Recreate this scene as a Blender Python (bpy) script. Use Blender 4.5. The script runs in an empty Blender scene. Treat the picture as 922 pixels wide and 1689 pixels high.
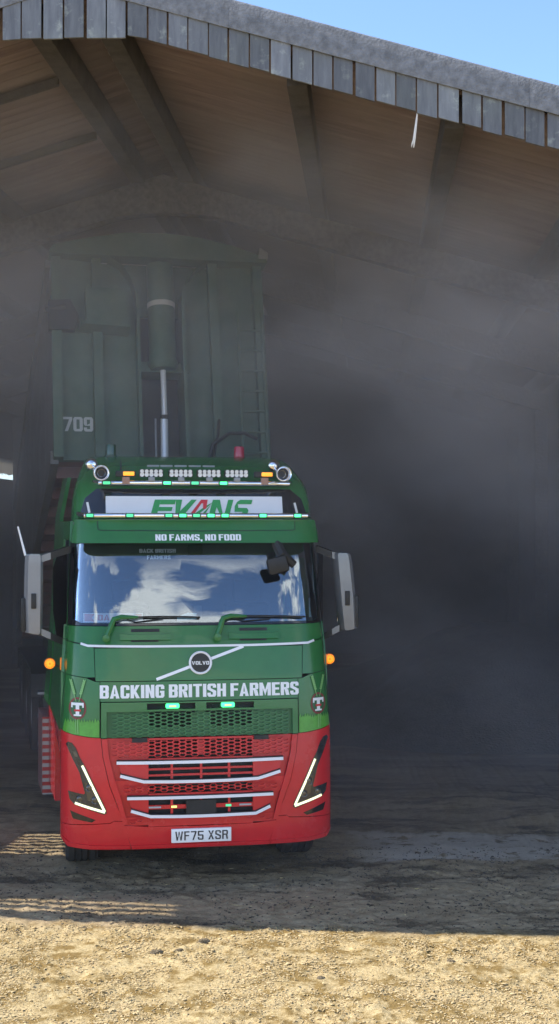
import bpy, bmesh, math, random
import numpy as np
from mathutils import Vector, Matrix, noise
random.seed(7)
R = math.radians
scene = bpy.context.scene
COL = scene.collection

# ------------------------------------------------------------------ camera
CAMZ = 3.22
cd = bpy.data.cameras.new("camera"); cam = bpy.data.objects.new("camera", cd); COL.objects.link(cam)
cam.location = (0, 0, CAMZ); cam.rotation_euler = (R(90.54), 0, 0)
cd.sensor_fit = 'VERTICAL'; cd.sensor_height = 24; cd.lens = 24 * 2170 / 1689
cd.clip_start = .05; cd.clip_end = 3000
scene.camera = cam

# ------------------------------------------------------------------ sun, sky, exposure
BYAW = R(3.9)                                   # the barn's front turned against the picture
BO = Vector((0, 10.96, 0))
e1 = Vector((math.cos(BYAW), -math.sin(BYAW), 0)); e2 = Vector((math.sin(BYAW), math.cos(BYAW), 0))
SUN_EL = R(40)
sdir = (e1 * math.cos(R(.6)) - e2 * math.sin(R(.6))) * math.cos(SUN_EL) + Vector((0, 0, -math.sin(SUN_EL)))
sl = bpy.data.lights.new("sun", 'SUN'); sun = bpy.data.objects.new("sun", sl); COL.objects.link(sun)
sl.energy = 2.15; sl.angle = R(.4); sl.color = (1, .93, .8)
sun.rotation_euler = (-sdir).to_track_quat('Z', 'Y').to_euler(); sun.location = (-20, 5, 25)
SKY = .105
w = bpy.data.worlds.new("World"); scene.world = w; w.use_nodes = True
nt = w.node_tree; nt.nodes.clear()
N = nt.nodes.new; LK = nt.links.new
out = N('ShaderNodeOutputWorld'); bg = N('ShaderNodeBackground'); bg.inputs[1].default_value = SKY
sky = N('ShaderNodeTexSky'); sky.sky_type = 'NISHITA'; sky.sun_disc = False
sky.sun_elevation = SUN_EL; sky.sun_rotation = math.atan2(-sdir.x, -sdir.y); sky.air_density = .72; sky.dust_density = .2; sky.ozone_density = 3.2
tc = N('ShaderNodeTexCoord'); sep = N('ShaderNodeSeparateXYZ'); LK(tc.outputs['Generated'], sep.inputs[0])
mp = N('ShaderNodeMapping'); mp.inputs['Scale'].default_value = (1, 1, 1.7); LK(tc.outputs['Generated'], mp.inputs[0])
nz = N('ShaderNodeTexNoise'); nz.inputs['Scale'].default_value = 3.6; nz.inputs['Detail'].default_value = 9; nz.inputs['Roughness'].default_value = .58
LK(mp.outputs[0], nz.inputs['Vector'])
rp = N('ShaderNodeMapRange'); rp.inputs[1].default_value = .53; rp.inputs[2].default_value = .59; LK(nz.outputs[0], rp.inputs[0])
by_ = N('ShaderNodeMapRange'); by_.inputs[1].default_value = .2; by_.inputs[2].default_value = -.2; LK(sep.outputs[1], by_.inputs[0])   # cumulus stand on the far side of the yard
el_ = N('ShaderNodeMapRange'); el_.inputs[1].default_value = .66; el_.inputs[2].default_value = .54; LK(sep.outputs[2], el_.inputs[0])
m1 = N('ShaderNodeMath'); m1.operation = 'MULTIPLY'; LK(rp.outputs[0], m1.inputs[0]); LK(by_.outputs[0], m1.inputs[1])
m2 = N('ShaderNodeMath'); m2.operation = 'MULTIPLY'; LK(m1.outputs[0], m2.inputs[0]); LK(el_.outputs[0], m2.inputs[1])
mx = N('ShaderNodeMix'); mx.data_type = 'RGBA'; LK(m2.outputs[0], mx.inputs[0]); LK(sky.outputs[0], mx.inputs[6]); mx.inputs[7].default_value = (5.8, 5.9, 5.9, 1)
LK(mx.outputs[2], bg.inputs[0]); LK(bg.outputs[0], out.inputs[0])
vs = scene.view_settings; vs.view_transform = 'Standard'; vs.look = 'None'; vs.gamma = 1; vs.exposure = 1.85
vs.use_curve_mapping = False
cy = scene.cycles
cy.use_denoising = True; cy.max_bounces = 8; cy.diffuse_bounces = 4; cy.glossy_bounces = 4; cy.transparent_max_bounces = 12
cy.volume_bounces = 3; cy.volume_step_rate = .6; cy.sample_clamp_indirect = 8

# ------------------------------------------------------------------ helpers
def thing(name, label, cat, loc=(0, 0, 0), rotz=0, group=None):
    o = bpy.data.objects.new(name, None); COL.objects.link(o); o.empty_display_size = .2
    o.location = loc; o.rotation_euler = (0, 0, rotz); o['label'] = label; o['category'] = cat
    if group: o['group'] = group
    return o

def tag(o, label, cat, group=None):
    o['label'] = label; o['category'] = cat
    if group: o['group'] = group
    return o

def obj(name, bm, mats, parent=None, ang=35, kind=None, label=None):
    me = bpy.data.meshes.new(name)
    bmesh.ops.recalc_face_normals(bm, faces=bm.faces[:])
    bm.to_mesh(me); bm.free()
    for m in (mats if isinstance(mats, (list, tuple)) else [mats]): me.materials.append(m)
    if len(me.polygons):
        me.polygons.foreach_set('use_smooth', [True] * len(me.polygons)); me.set_sharp_from_angle(angle=R(ang))
    o = bpy.data.objects.new(name, me); COL.objects.link(o)
    if parent: o.parent = parent
    if kind: o['kind'] = kind
    if label: o['label'] = label
    return o

def new(): return bmesh.new()

def box(bm, x0, x1, y0, y1, z0, z1, mi=0, M=None, bev=0):
    vs_ = [(x, y, z) for x in (x0, x1) for y in (y0, y1) for z in (z0, z1)]
    b = bmesh.new(); v = [b.verts.new(p) for p in vs_]
    for f in ((0, 1, 3, 2), (4, 6, 7, 5), (0, 4, 5, 1), (2, 3, 7, 6), (0, 2, 6, 4), (1, 5, 7, 3)): b.faces.new([v[i] for i in f])
    if bev: bmesh.ops.bevel(b, geom=b.edges[:], offset=bev, segments=2, affect='EDGES', profile=.5)
    join(bm, b, M, mi)

def join(bm, b, M=None, mi=0):
    mp_ = {}
    for v in b.verts: mp_[v] = bm.verts.new(M @ v.co if M else v.co)
    for f in b.faces:
        try:
            g = bm.faces.new([mp_[v] for v in f.verts]); g.material_index = mi
        except ValueError: pass
    b.free()

def loft(bm, rings, caps=True, mi=0, M=None, close=True):
    V = [[bm.verts.new(M @ Vector(p) if M else p) for p in r] for r in rings]
    n = len(V[0])
    for a, b in zip(V, V[1:]):
        for i in range(n if close else n - 1):
            f = bm.faces.new((a[i], a[(i + 1) % n], b[(i + 1) % n], b[i])); f.material_index = mi
    if caps:
        for r in (V[0], V[-1]):
            f = bm.faces.new(r); f.material_index = mi

def tube(bm, pts, r, seg=10, mi=0, caps=True):
    pts = [Vector(p) for p in pts]; rings = []
    rr = r if isinstance(r, (list, tuple)) else [r] * len(pts)
    ref = None
    for i, p in enumerate(pts):
        d = (pts[min(i + 1, len(pts) - 1)] - pts[max(i - 1, 0)]).normalized()
        if ref is None: ref = d.orthogonal().normalized()
        ref = (ref - d * ref.dot(d)).normalized(); q = d.cross(ref)
        rings.append([p + (ref * math.cos(2 * math.pi * k / seg) + q * math.sin(2 * math.pi * k / seg)) * rr[i] for k in range(seg)])
    loft(bm, rings, caps, mi)

def lathe(bm, prof, M, seg=32, mi=0, caps=False):
    """prof = (radius, along-axis z); M places it"""
    rings = [[(r * math.cos(2 * math.pi * k / seg), r * math.sin(2 * math.pi * k / seg), z) for k in range(seg)] for r, z in prof]
    loft(bm, rings, caps, mi, M)

def aim(o, d):
    d = Vector(d).normalized()
    return Matrix.Translation(Vector(o)) @ d.to_track_quat('Z', 'Y').to_matrix().to_4x4()

# ------------------------------------------------------------------ materials
def mat(name, col, rough=.5, metal=0, spec=.5, coat=0, var=0, vscale=6, bump=0, bscale=40, dust=0, emit=None, es=0):
    m = bpy.data.materials.new(name); m.use_nodes = True
    t = m.node_tree; b = t.nodes['Principled BSDF']
    b.inputs['Base Color'].default_value = (*col, 1); b.inputs['Roughness'].default_value = rough
    b.inputs['Metallic'].default_value = metal; b.inputs['Specular IOR Level'].default_value = spec
    b.inputs['Coat Weight'].default_value = coat; b.inputs['Coat Roughness'].default_value = .02
    if emit: b.inputs['Emission Color'].default_value = (*emit, 1); b.inputs['Emission Strength'].default_value = es
    c = t.nodes.new('ShaderNodeTexCoord')
    if var or dust:
        n1 = t.nodes.new('ShaderNodeTexNoise'); n1.inputs['Scale'].default_value = vscale; n1.inputs['Detail'].default_value = 6; n1.inputs['Roughness'].default_value = .65
        t.links.new(c.outputs['Object'], n1.inputs['Vector'])
        mr = t.nodes.new('ShaderNodeMapRange'); mr.inputs[1].default_value = .35; mr.inputs[2].default_value = .7
        mr.inputs[3].default_value = 0; mr.inputs[4].default_value = 1; t.links.new(n1.outputs[0], mr.inputs[0])
        mi_ = t.nodes.new('ShaderNodeMix'); mi_.data_type = 'RGBA'
        mi_.inputs[6].default_value = (*[x * (1 - var) for x in col], 1); mi_.inputs[7].default_value = (*[min(1, x * (1 + var)) for x in col], 1)
        t.links.new(mr.outputs[0], mi_.inputs[0]); last = mi_.outputs[2]
        if dust:
            n2 = t.nodes.new('ShaderNodeTexNoise'); n2.inputs['Scale'].default_value = 2.3; n2.inputs['Detail'].default_value = 8; n2.inputs['Roughness'].default_value = .7
            t.links.new(c.outputs['Object'], n2.inputs['Vector'])
            md = t.nodes.new('ShaderNodeMapRange'); md.inputs[1].default_value = .3; md.inputs[2].default_value = .75; md.inputs[4].default_value = dust
            t.links.new(n2.outputs[0], md.inputs[0])
            mj = t.nodes.new('ShaderNodeMix'); mj.data_type = 'RGBA'; mj.inputs[7].default_value = (.33, .30, .25, 1)
            t.links.new(md.outputs[0], mj.inputs[0]); t.links.new(last, mj.inputs[6]); last = mj.outputs[2]
            ra = t.nodes.new('ShaderNodeMath'); ra.operation = 'MULTIPLY_ADD'; ra.inputs[1].default_value = 1.2; ra.inputs[2].default_value = rough
            t.links.new(md.outputs[0], ra.inputs[0]); t.links.new(ra.outputs[0], b.inputs['Roughness'])
        t.links.new(last, b.inputs['Base Color'])
    if bump:
        n3 = t.nodes.new('ShaderNodeTexNoise'); n3.inputs['Scale'].default_value = bscale; n3.inputs['Detail'].default_value = 5
        t.links.new(c.outputs['Object'], n3.inputs['Vector'])
        bp = t.nodes.new('ShaderNodeBump'); bp.inputs['Strength'].default_value = bump; bp.inputs['Distance'].default_value = .02
        t.links.new(n3.outputs[0], bp.inputs['Height']); t.links.new(bp.outputs[0], b.inputs['Normal'])
    return m

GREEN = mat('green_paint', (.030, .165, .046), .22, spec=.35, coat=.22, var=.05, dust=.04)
DGREEN = mat('grille_green', (.030, .16, .048), .4, var=.08, dust=.06)
RED = mat('red_paint', (.60, .022, .028), .24, spec=.35, coat=.18, var=.06, dust=.05)
LIME = mat('grass_vinyl', (.10, .36, .045), .4, var=.15, vscale=20)
LEAF = mat('wheat_vinyl', (.22, .48, .16), .4)
BLACK = mat('black_plastic', (.012, .012, .013), .55, var=.3, dust=.06)
DARK = mat('dark_interior', (.02, .02, .022), .8)
GLOSSBLK = mat('gloss_black', (.012, .012, .014), .12, coat=.5)
WHITE = mat('white_vinyl', (.84, .85, .87), .4)
PANELW = mat('white_panel', (.74, .74, .77), .35, var=.03)
CHROME = mat('chrome', (.82, .83, .86), .12, metal=1, var=.04)
SATIN = mat('satin_trim', (.84, .84, .88), .25, coat=.6)
SILVER = mat('silver_paint', (.23, .235, .25), .35, metal=.2, coat=.4, var=.05)
LGREEN = mat('logo_green', (.02, .30, .07), .4)
LRED = mat('logo_red', (.60, .02, .03), .4)
MAROON = mat('emblem_ring', (.22, .03, .03), .4)
PLATE = mat('plate_white', (.85, .85, .85), .35)
INK = mat('black_ink', (.02, .02, .02), .5)
RUBBER = mat('tyre_rubber', (.018, .017, .016), .85, var=.3, dust=.18, bump=.3, bscale=60)
RIM = mat('wheel_alloy', (.5, .5, .52), .35, metal=.8, var=.1, dust=.3)
LED_G = mat('green_led', (.1, .8, .3), .3, emit=(.06, 1.0, .28), es=.6)
LED_Y = mat('yellow_led', (.7, .8, .2), .3, emit=(.75, 1.0, .25), es=.3)
LED_GD = mat('green_marker', (.1, .8, .4), .3, emit=(.12, .9, .36), es=.16)
LED_W = mat('daylight_led', (.9, .95, .7), .3, emit=(1.0, 1.0, .50), es=.32)
LED_A = mat('amber_led', (.8, .25, .02), .3, emit=(1, .16, .003), es=.07)
LED_AH = mat('amber_led_core', (.9, .4, .05), .3, emit=(1, .36, .012), es=.34)
SPOTL = mat('clear_lamp', (.6, .6, .61), .15, emit=(1, 1, .95), es=.03)
MARKW = mat('white_marker', (.9, .9, .9), .3, emit=(1, .98, .95), es=2)
MARKA = mat('warm_marker', (.9, .7, .3), .3, emit=(1, .72, .25), es=1.5)
REDLENS = mat('red_lens', (.45, .03, .06), .2, coat=.5)
GRNLENS = mat('green_lens', (.02, .07, .04), .2, coat=.5)
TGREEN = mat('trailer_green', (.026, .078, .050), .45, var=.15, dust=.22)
TGREY = mat('trailer_side', (.09, .095, .10), .42, metal=.3, var=.15, dust=.3)
TRED = mat('chassis_red', (.09, .016, .016), .5, var=.2, dust=.25)
GREYTXT = mat('grey_lettering', (.42, .44, .45), .5)
LENS = mat('headlamp_glass', (.03, .033, .036), .12, coat=.6, var=.4, vscale=14)
CYAN = mat('sticker_cyan', (.35, .62, .72), .5)
FABRIC = mat('seat_fabric', (.03, .03, .034), .9)
REFL = mat('lamp_reflector', (.13, .13, .13), .15, metal=.8)
CARD = mat('card_white', (.72, .72, .72), .6)
PINK = mat('card_pink', (.65, .25, .2), .6)

def glass_mat(name, tint, refl):
    m = bpy.data.materials.new(name); m.use_nodes = True; t = m.node_tree
    for n in list(t.nodes):
        if n.type != 'OUTPUT_MATERIAL': t.nodes.remove(n)
    o = [n for n in t.nodes if n.type == 'OUTPUT_MATERIAL'][0]
    tr = t.nodes.new('ShaderNodeBsdfTransparent'); tr.inputs[0].default_value = (*tint, 1)
    gl = t.nodes.new('ShaderNodeBsdfGlossy'); gl.inputs['Roughness'].default_value = .0; gl.inputs[0].default_value = (.86, .93, 1, 1)
    fr = t.nodes.new('ShaderNodeFresnel'); fr.inputs[0].default_value = 1.5
    ad = t.nodes.new('ShaderNodeMath'); ad.operation = 'ADD'; ad.inputs[1].default_value = refl; ad.use_clamp = True
    t.links.new(fr.outputs[0], ad.inputs[0])
    mx_ = t.nodes.new('ShaderNodeMixShader'); t.links.new(ad.outputs[0], mx_.inputs[0]); t.links.new(tr.outputs[0], mx_.inputs[1]); t.links.new(gl.outputs[0], mx_.inputs[2])
    t.links.new(mx_.outputs[0], o.inputs[0]); return m
WSCREEN = glass_mat('windscreen_glass', (.88, .9, .89), .125)
SIDEGL = glass_mat('side_glass', (.25, .27, .27), .06)

# ------------------------------------------------------------------ ground
GZ = -.10
def gheight(x, y):
    p = Vector((x, y, 0))
    h = .030 * (noise.fractal(p * .55, 1, 2, 3))
    c = noise.fractal(p * 7.0, .8, 2.1, 4)
    d = noise.fractal(p * 21 + Vector((3, 9, 1)), .9, 2, 2)
    t = noise.fractal(p * 1.3 + Vector((7, 2, 0)), 1, 2, 2)
    k = min(1, max(0, .55 + t))                      # trodden smooth here, crusty there
    h += (.015 * c + .013 * max(0, d)) * (.35 + .9 * k)
    if y > 11.0:
        rr = noise.fractal(Vector((x * .25, y * 1.1, 4)), 1, 2, 3)
        h += min(1, (y - 11) * .8) * (.03 * rr)
        if x > -1: h += .10 * max(0, noise.fractal(Vector((x * .3, y * .55, 9)), 1, 2, 3)) * min(1, max(0, y - 13.2))
    r = math.hypot(x, y - 12)
    if r > 25: h *= max(0, 1 - (r - 25) / 10)
    return GZ + h
def axis(lo, hi, step, far, g=1.22):
    a = list(np.arange(lo, hi, step)); s = step; v = a[-1]; up = []
    while v < far: s = min(s * g, 40); v += s; up.append(v)
    s = step; v = a[0]; dn = []
    while v > -far: s = min(s * g, 40); v -= s; dn.append(v)
    return dn[::-1] + a + up
gx = axis(-2.9, 3.4, .02, 420); gy = axis(8.4, 12.6, .018, 420, 1.06)
verts = [(x, y, gheight(x, y)) for y in gy for x in gx]
nx, ny = len(gx), len(gy)
faces = [(j * nx + i, j * nx + i + 1, (j + 1) * nx + i + 1, (j + 1) * nx + i) for j in range(ny - 1) for i in range(nx - 1)]
me = bpy.data.meshes.new('ground'); me.from_pydata(verts, [], faces); me.polygons.foreach_set('use_smooth', [True] * len(me.polygons))
ground = bpy.data.objects.new('ground', me); COL.objects.link(ground); ground['kind'] = 'structure'

gm = bpy.data.materials.new('yard_soil'); gm.use_nodes = True; t = gm.node_tree; b = t.nodes['Principled BSDF']
b.inputs['Roughness'].default_value = .95; b.inputs['Specular IOR Level'].default_value = .15
def nn(kind, **kw):
    n = t.nodes.new(kind)
    for k, v in kw.items(): n.inputs[k].default_value = v
    return n
tcg = t.nodes.new('ShaderNodeTexCoord'); P_ = tcg.outputs['Object']
def gnoise(scale, detail=6, rough=.6, vec=None):
    n = nn('ShaderNodeTexNoise', Scale=scale, Detail=detail, Roughness=rough); t.links.new(vec or P_, n.inputs['Vector']); return n.outputs[0]
def rng(v, a, b_, c=0, d=1):
    n = t.nodes.new('ShaderNodeMapRange'); n.inputs[1].default_value = a; n.inputs[2].default_value = b_; n.inputs[3].default_value = c; n.inputs[4].default_value = d
    t.links.new(v, n.inputs[0]); return n.outputs[0]
def mixc(f, a, b_):
    n = t.nodes.new('ShaderNodeMix'); n.data_type = 'RGBA'; t.links.new(f, n.inputs[0])
    for i, q in ((6, a), (7, b_)):
        if isinstance(q, tuple): n.inputs[i].default_value = (*q, 1)
        else: t.links.new(q, n.inputs[i])
    return n.outputs[2]
def mth(op, a, b_):
    n = t.nodes.new('ShaderNodeMath'); n.operation = op
    for i, q in ((0, a), (1, b_)):
        if isinstance(q, (int, float)): n.inputs[i].default_value = q
        else: t.links.new(q, n.inputs[i])
    return n.outputs[0]
st = t.nodes.new('ShaderNodeMapping'); st.inputs['Scale'].default_value = (.35, 1.2, 1); t.links.new(P_, st.inputs[0])
sp = t.nodes.new('ShaderNodeSeparateXYZ'); t.links.new(P_, sp.inputs[0])
fine = gnoise(55, 8, .7); medium = gnoise(6, 8, .65); big = gnoise(1.1, 5, .6); streak = gnoise(1.6, 7, .65, st.outputs[0])
straw = mixc(rng(fine, .3, .7), (.33, .235, .10), (.72, .58, .335))
mud = mixc(rng(fine, .3, .72), (.19, .125, .045), (.33, .225, .085))
tan = mixc(rng(medium, .43, .55), mud, straw)
soil = mixc(rng(fine, .3, .7), (.15, .105, .056), (.48, .365, .215))
soilb = mixc(rng(medium, .35, .65), soil, (.47, .36, .22))
conc = mixc(rng(fine, .2, .8), (.50, .42, .32), (.68, .59, .46))
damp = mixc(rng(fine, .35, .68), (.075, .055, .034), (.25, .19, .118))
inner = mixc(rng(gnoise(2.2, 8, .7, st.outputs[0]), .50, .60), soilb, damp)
# under cover the yard's straw gives way to trodden compost
edge = mth('ADD', sp.outputs[1], mth('MULTIPLY', big, .5)); edge = mth('ADD', edge, mth('MULTIPLY', medium, .35)); edge = mth('ADD', edge, mth('MULTIPLY', sp.outputs[0], .068))
pm = mth('MULTIPLY', rng(mth('ADD', sp.outputs[1], mth('MULTIPLY', streak, 1.6)), 13.75, 13.95), rng(mth('ADD', sp.outputs[1], mth('MULTIPLY', streak, 1.6)), 15.0, 14.8))
pm = mth('MULTIPLY', pm, rng(medium, .36, .46)); pm = mth('MULTIPLY', pm, rng(mth('ADD', sp.outputs[0], big), 1.2, 1.6))
inner = mixc(pm, inner, conc)
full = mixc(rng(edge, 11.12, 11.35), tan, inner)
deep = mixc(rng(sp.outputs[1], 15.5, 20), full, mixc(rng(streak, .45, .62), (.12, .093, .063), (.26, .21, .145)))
t.links.new(deep, b.inputs['Base Color'])
bp = t.nodes.new('ShaderNodeBump'); bp.inputs['Strength'].default_value = .9; bp.inputs['Distance'].default_value = .012
hh = mth('ADD', mth('MULTIPLY', gnoise(38, 10, .72), .8), mth('MULTIPLY', gnoise(110, 4, .6), .5))
t.links.new(hh, bp.inputs['Height']); t.links.new(bp.outputs[0], b.inputs['Normal'])
ground.data.materials.append(gm)

# chaff and straw on the yard
fm = mat('straw', (.56, .43, .23), .9, var=.3, vscale=30)
fd = mat('compost_crumb', (.11, .09, .065), .95, var=.4, vscale=30)
def litter(name, n, x0, x1, y0, y1, smin, smax, m, thick, patchy):
    V, F = [], []
    k = 0
    while k < n:
        x, y = random.uniform(x0, x1), random.uniform(y0, y1)
        if noise.fractal(Vector((x * 2.2, y * 2.2, 5)), .9, 2, 3) + random.uniform(-.5, .5) < patchy: continue
        if 'straw_c' in name + name.replace('flakes', 'c') and y + .068 * x + .3 * noise.noise(Vector((x * 3, y * 3, 2))) > 10.72 + random.uniform(-.1, .1): continue
        k += 1
        s = random.uniform(smin, smax) * random.choice((.6, 1, 1, 1.5)); wd = s * random.uniform(*thick); a = random.uniform(0, math.tau)
        c, q = math.cos(a), math.sin(a); z = gheight(x, y) + random.uniform(-.001, .004); ti = random.uniform(-.5, .5) * s; bd = random.uniform(.1, .45) * wd + .002
        i0 = len(V)
        for (u, v_, h) in ((-s, 0, 0), (-.3 * s, wd, bd), (-.3 * s, -wd, bd * .5), (.4 * s, wd * .9, bd + .2 * ti), (.4 * s, -wd * .9, bd * .7 + .2 * ti), (s, 0, ti * .5)):
            V.append((x + u * c - v_ * q, y + u * q + v_ * c, z + h))
        for (u, h) in ((-.2 * s, -.006), (.3 * s, -.006)): V.append((x + u * c, y + u * q, z + h))
        F += [(i0, i0 + 2, i0 + 1), (i0 + 1, i0 + 2, i0 + 4, i0 + 3), (i0 + 3, i0 + 4, i0 + 5), (i0, i0 + 1, i0 + 6), (i0 + 1, i0 + 3, i0 + 7, i0 + 6), (i0 + 3, i0 + 5, i0 + 7),
              (i0, i0 + 6, i0 + 2), (i0 + 2, i0 + 6, i0 + 7, i0 + 4), (i0 + 4, i0 + 7, i0 + 5)]
    me = bpy.data.meshes.new(name); me.from_pydata(V, [], F); me.materials.append(m)
    o = bpy.data.objects.new(name, me); COL.objects.link(o); o['kind'] = 'stuff'; return o
litter('straw_chaff', 26000, -2.7, 3.1, 8.3, 10.98, .004, .012, fm, (.2, .7), -.05)
litter('straw_flakes', 3500, -2.7, 3.1, 8.3, 10.98, .009, .019, fm, (.2, .6), .1)
litter('compost_crumbs', 5000, -2.9, 3.4, 10.7, 13.5, .004, .014, fd, (.4, .8), .0)
litter('straw_wisps', 260, -2.9, 3.6, 8.6, 13.0, .02, .045, fm, (.04, .10), -.1)

clodm = mat('clod_muck', (.17, .13, .08), .95, var=.4, vscale=40, bump=.8, bscale=60)
for x, y, r_ in ((-.95, 10.2, .035), (-.78, 10.24, .022), (-.60, 10.45, .034), (-1.2, 10.35, .02), (1.3, 10.0, .022), (.3, 9.6, .02)):
    b_ = bmesh.new(); bmesh.ops.create_icosphere(b_, subdivisions=3, radius=r_)
    for v in b_.verts:
        v.co *= 1 + .45 * noise.fractal(v.co * 30 + Vector((x, y, 0)), 1, 2, 3); v.co.x *= 1.5; v.co.z *= .55
    o = obj('clod', b_, clodm); o.location = (x, y, gheight(x, y) + r_ * .2); tag(o, 'small dark clod of muck lying on the sunlit chaff', 'clod', 'clods on the sunlit yard')
# ------------------------------------------------------------------ the barn
barn = thing('barn', 'large open-fronted farm shed with grey boarded gable and dusty brown roof', 'shed', BO, -BYAW)
RX, RZ, PITCH, HALF = -1.76, 7.75, .291, 6.0
def zr(x): return RZ - PITCH * abs(x - RX)          # underside of the roof sheets
LEN = 23.0
roofm = bpy.data.materials.new('stained_sheeting'); roofm.use_nodes = True; t = roofm.node_tree; b = t.nodes['Principled BSDF']
b.inputs['Roughness'].default_value = .9; b.inputs['Specular IOR Level'].default_value = .2
tcg = t.nodes.new('ShaderNodeTexCoord'); P_ = tcg.outputs['Object']
stm = t.nodes.new('ShaderNodeMapping'); stm.inputs['Scale'].default_value = (.5, 9, 1); t.links.new(P_, stm.inputs[0])
r1 = gnoise(1.4, 8, .65, stm.outputs[0]); r2 = gnoise(.8, 5, .6)
rc = mixc(rng(r1, .35, .62), (.135, .096, .098), (.235, .18, .176)); rc = mixc(rng(r1, .62, .72), rc, (.31, .27, .255)); rc = mixc(rng(r2, .4, .65), rc, (.19, .155, .15))
t.links.new(rc, b.inputs['Base Color'])
bp = t.nodes.new('ShaderNodeBump'); bp.inputs['Strength'].default_value = .4; bp.inputs['Distance'].default_value = .02; t.links.new(r1, bp.inputs['Height']); t.links.new(bp.outputs[0], b.inputs['Normal'])
for side in (-1, 1):
    bm = new(); ys = np.arange(-.03, LEN, .045)
    segs = [0, 1.5, 3, 4.5, HALF + .35]
    def sheet(off):
        return [[bm.verts.new((RX + side * s, y, zr(RX + side * s) + off + .018 * math.sin(y * math.tau / .18) - .012 * (k % 2))) for y in ys] for k, s in enumerate(segs)]
    lo, hi = sheet(0.02), sheet(.05)
    for A in (lo, hi):
        for a, c in zip(A, A[1:]):
            for i in range(len(ys) - 1): bm.faces.new((a[i], a[i + 1], c[i + 1], c[i]))
    for i in range(len(ys) - 1):
        bm.faces.new((lo[-1][i], lo[-1][i + 1], hi[-1][i + 1], hi[-1][i]))
    obj('roof', bm, roofm, barn)
timber = mat('old_timber', (.060, .055, .056), .9, var=.3, vscale=5, bump=.4, bscale=30)
rafterm = mat('dusty_rafter', (.085, .08, .082), .95, var=.55, vscale=16, bump=1.0, bscale=22)
px_ = [RX - .30, RX + .30] + [RX + s * d for d in (1.90, 3.22, 4.55, 5.75) for s in (-1, 1)]
for x in px_:
    bm = new(); zt = min(zr(x - .07), zr(x + .07)) - .004
    box(bm, x - .085, x + .085, .10, LEN - .2, zt - .26, zt, bev=.006); obj('purlin', bm, timber, barn)
for yb in (5.0, 10.0, 15.0, 20.0):
    for side in (-1, 1):
        bm = new(); r0, r1_ = [], []
        rings = []
        for s in np.linspace(0.0, HALF - .02, 30):
            x = RX + side * s; zt = zr(x) - .275; jit = .008 * noise.noise(Vector((x * 9, yb, 1)))
            hgt = .34 + (.12 * max(0, 1 - s / .55))
            rings.append([(x, yb - .11, zt), (x, yb + .11, zt), (x, yb + .11, zt - hgt + jit), (x, yb - .11, zt - hgt - jit)])
        loft(bm, rings); obj('rafter', bm, rafterm, barn)
        bm = new(); x = RX + side * (HALF - .16); box(bm, x - .12, x + .12, yb - .13, yb + .13, GZ - .1, zr(x) - .62, bev=.01); obj('post', bm, rafterm, barn)
for yb in (1.7, 3.5):
    bm = new(); x0, x1 = RX - .52, RX - HALF + .2
    loft(bm, [[(x0, yb - .03, zr(x0) - .01), (x0, yb + .03, zr(x0) - .01), (x0, yb + .03, zr(x0) - .09), (x0, yb - .03, zr(x0) - .09)],
              [(x1, yb - .03, zr(x1) - .01), (x1, yb + .03, zr(x1) - .01), (x1, yb + .03, zr(x1) - .09), (x1, yb - .03, zr(x1) - .09)]])
    obj('batten', bm, timber, barn)
# gable boards and verge capping
def boardm():
    m = bpy.data.materials.new('weathered_boards'); m.use_nodes = True
    return m
brd = boardm(); t = brd.node_tree; b = t.nodes['Principled BSDF']; b.inputs['Roughness'].default_value = .9; b.inputs['Specular IOR Level'].default_value = .2
tcg = t.nodes.new('ShaderNodeTexCoord'); P_ = tcg.outputs['Object']
sm_ = t.nodes.new('ShaderNodeMapping'); sm_.inputs['Scale'].default_value = (9, 1, 1.3); t.links.new(P_, sm_.inputs[0])
g1 = gnoise(2.2, 8, .65, sm_.outputs[0]); g2 = gnoise(9, 8, .7); g3 = gnoise(1.5, 3, .5)
bc = mixc(rng(g1, .3, .7), (.155, .165, .19), (.26, .275, .30)); bc = mixc(rng(g2, .56, .68, 0, .75), bc, (.40, .43, .40)); bc = mixc(rng(g3, .5, .75, 0, .4), bc, (.24, .27, .23))
gi = t.nodes.new('ShaderNodeNewGeometry'); bv = t.nodes.new('ShaderNodeMix'); bv.data_type = 'RGBA'; bv.blend_type = 'MULTIPLY'; bv.inputs[0].default_value = 1
t.links.new(bc, bv.inputs[6]); t.links.new(rng(gi.outputs['Random Per Island'], 0, 1, .62, 1.08), bv.inputs[7]); bc = bv.outputs[2]
t.links.new(bc, b.inputs['Base Color'])
bp = t.nodes.new('ShaderNodeBump'); bp.inputs['Strength'].default_value = .5; bp.inputs['Distance'].default_value = .01; t.links.new(g1, bp.inputs['Height']); t.links.new(bp.outputs[0], b.inputs['Normal'])
def zb(x): return min(7.47 - PITCH * abs(x - RX) - .0, 7.31)   # lower ends of the boards
bm = new(); x = RX - HALF + .1; i = 0
while x < RX + HALF - .1:
    wd = .160 + random.uniform(-.009, .007); gap = random.uniform(.010, .018) if random.random() < .75 else random.uniform(.02, .035)
    yo = random.uniform(-.006, .006); j = random.uniform(-.010, .010)
    a, c = x, x + wd
    b_ = bmesh.new()
    P4 = [(a, zb(a) + j), (c, zb(c) + j), (c, zb(c) + .46 + PITCH * 0), (a, zb(a) + .46)]
    f = [b_.verts.new((q[0], -.06 + yo, q[1])) for q in P4]; g = [b_.verts.new((q[0], -.035 + yo, q[1])) for q in P4]
    b_.faces.new(f); b_.faces.new(g[::-1])
    for k in range(4): b_.faces.new((f[k], f[(k + 1) % 4], g[(k + 1) % 4], g[k]))
    join(bm, b_); x += wd + gap
obj('gable_boards', bm, brd, barn)
cap = mat('verge_cement', (.20, .205, .22), .95, var=.28, vscale=14, bump=.6, bscale=45)
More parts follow.
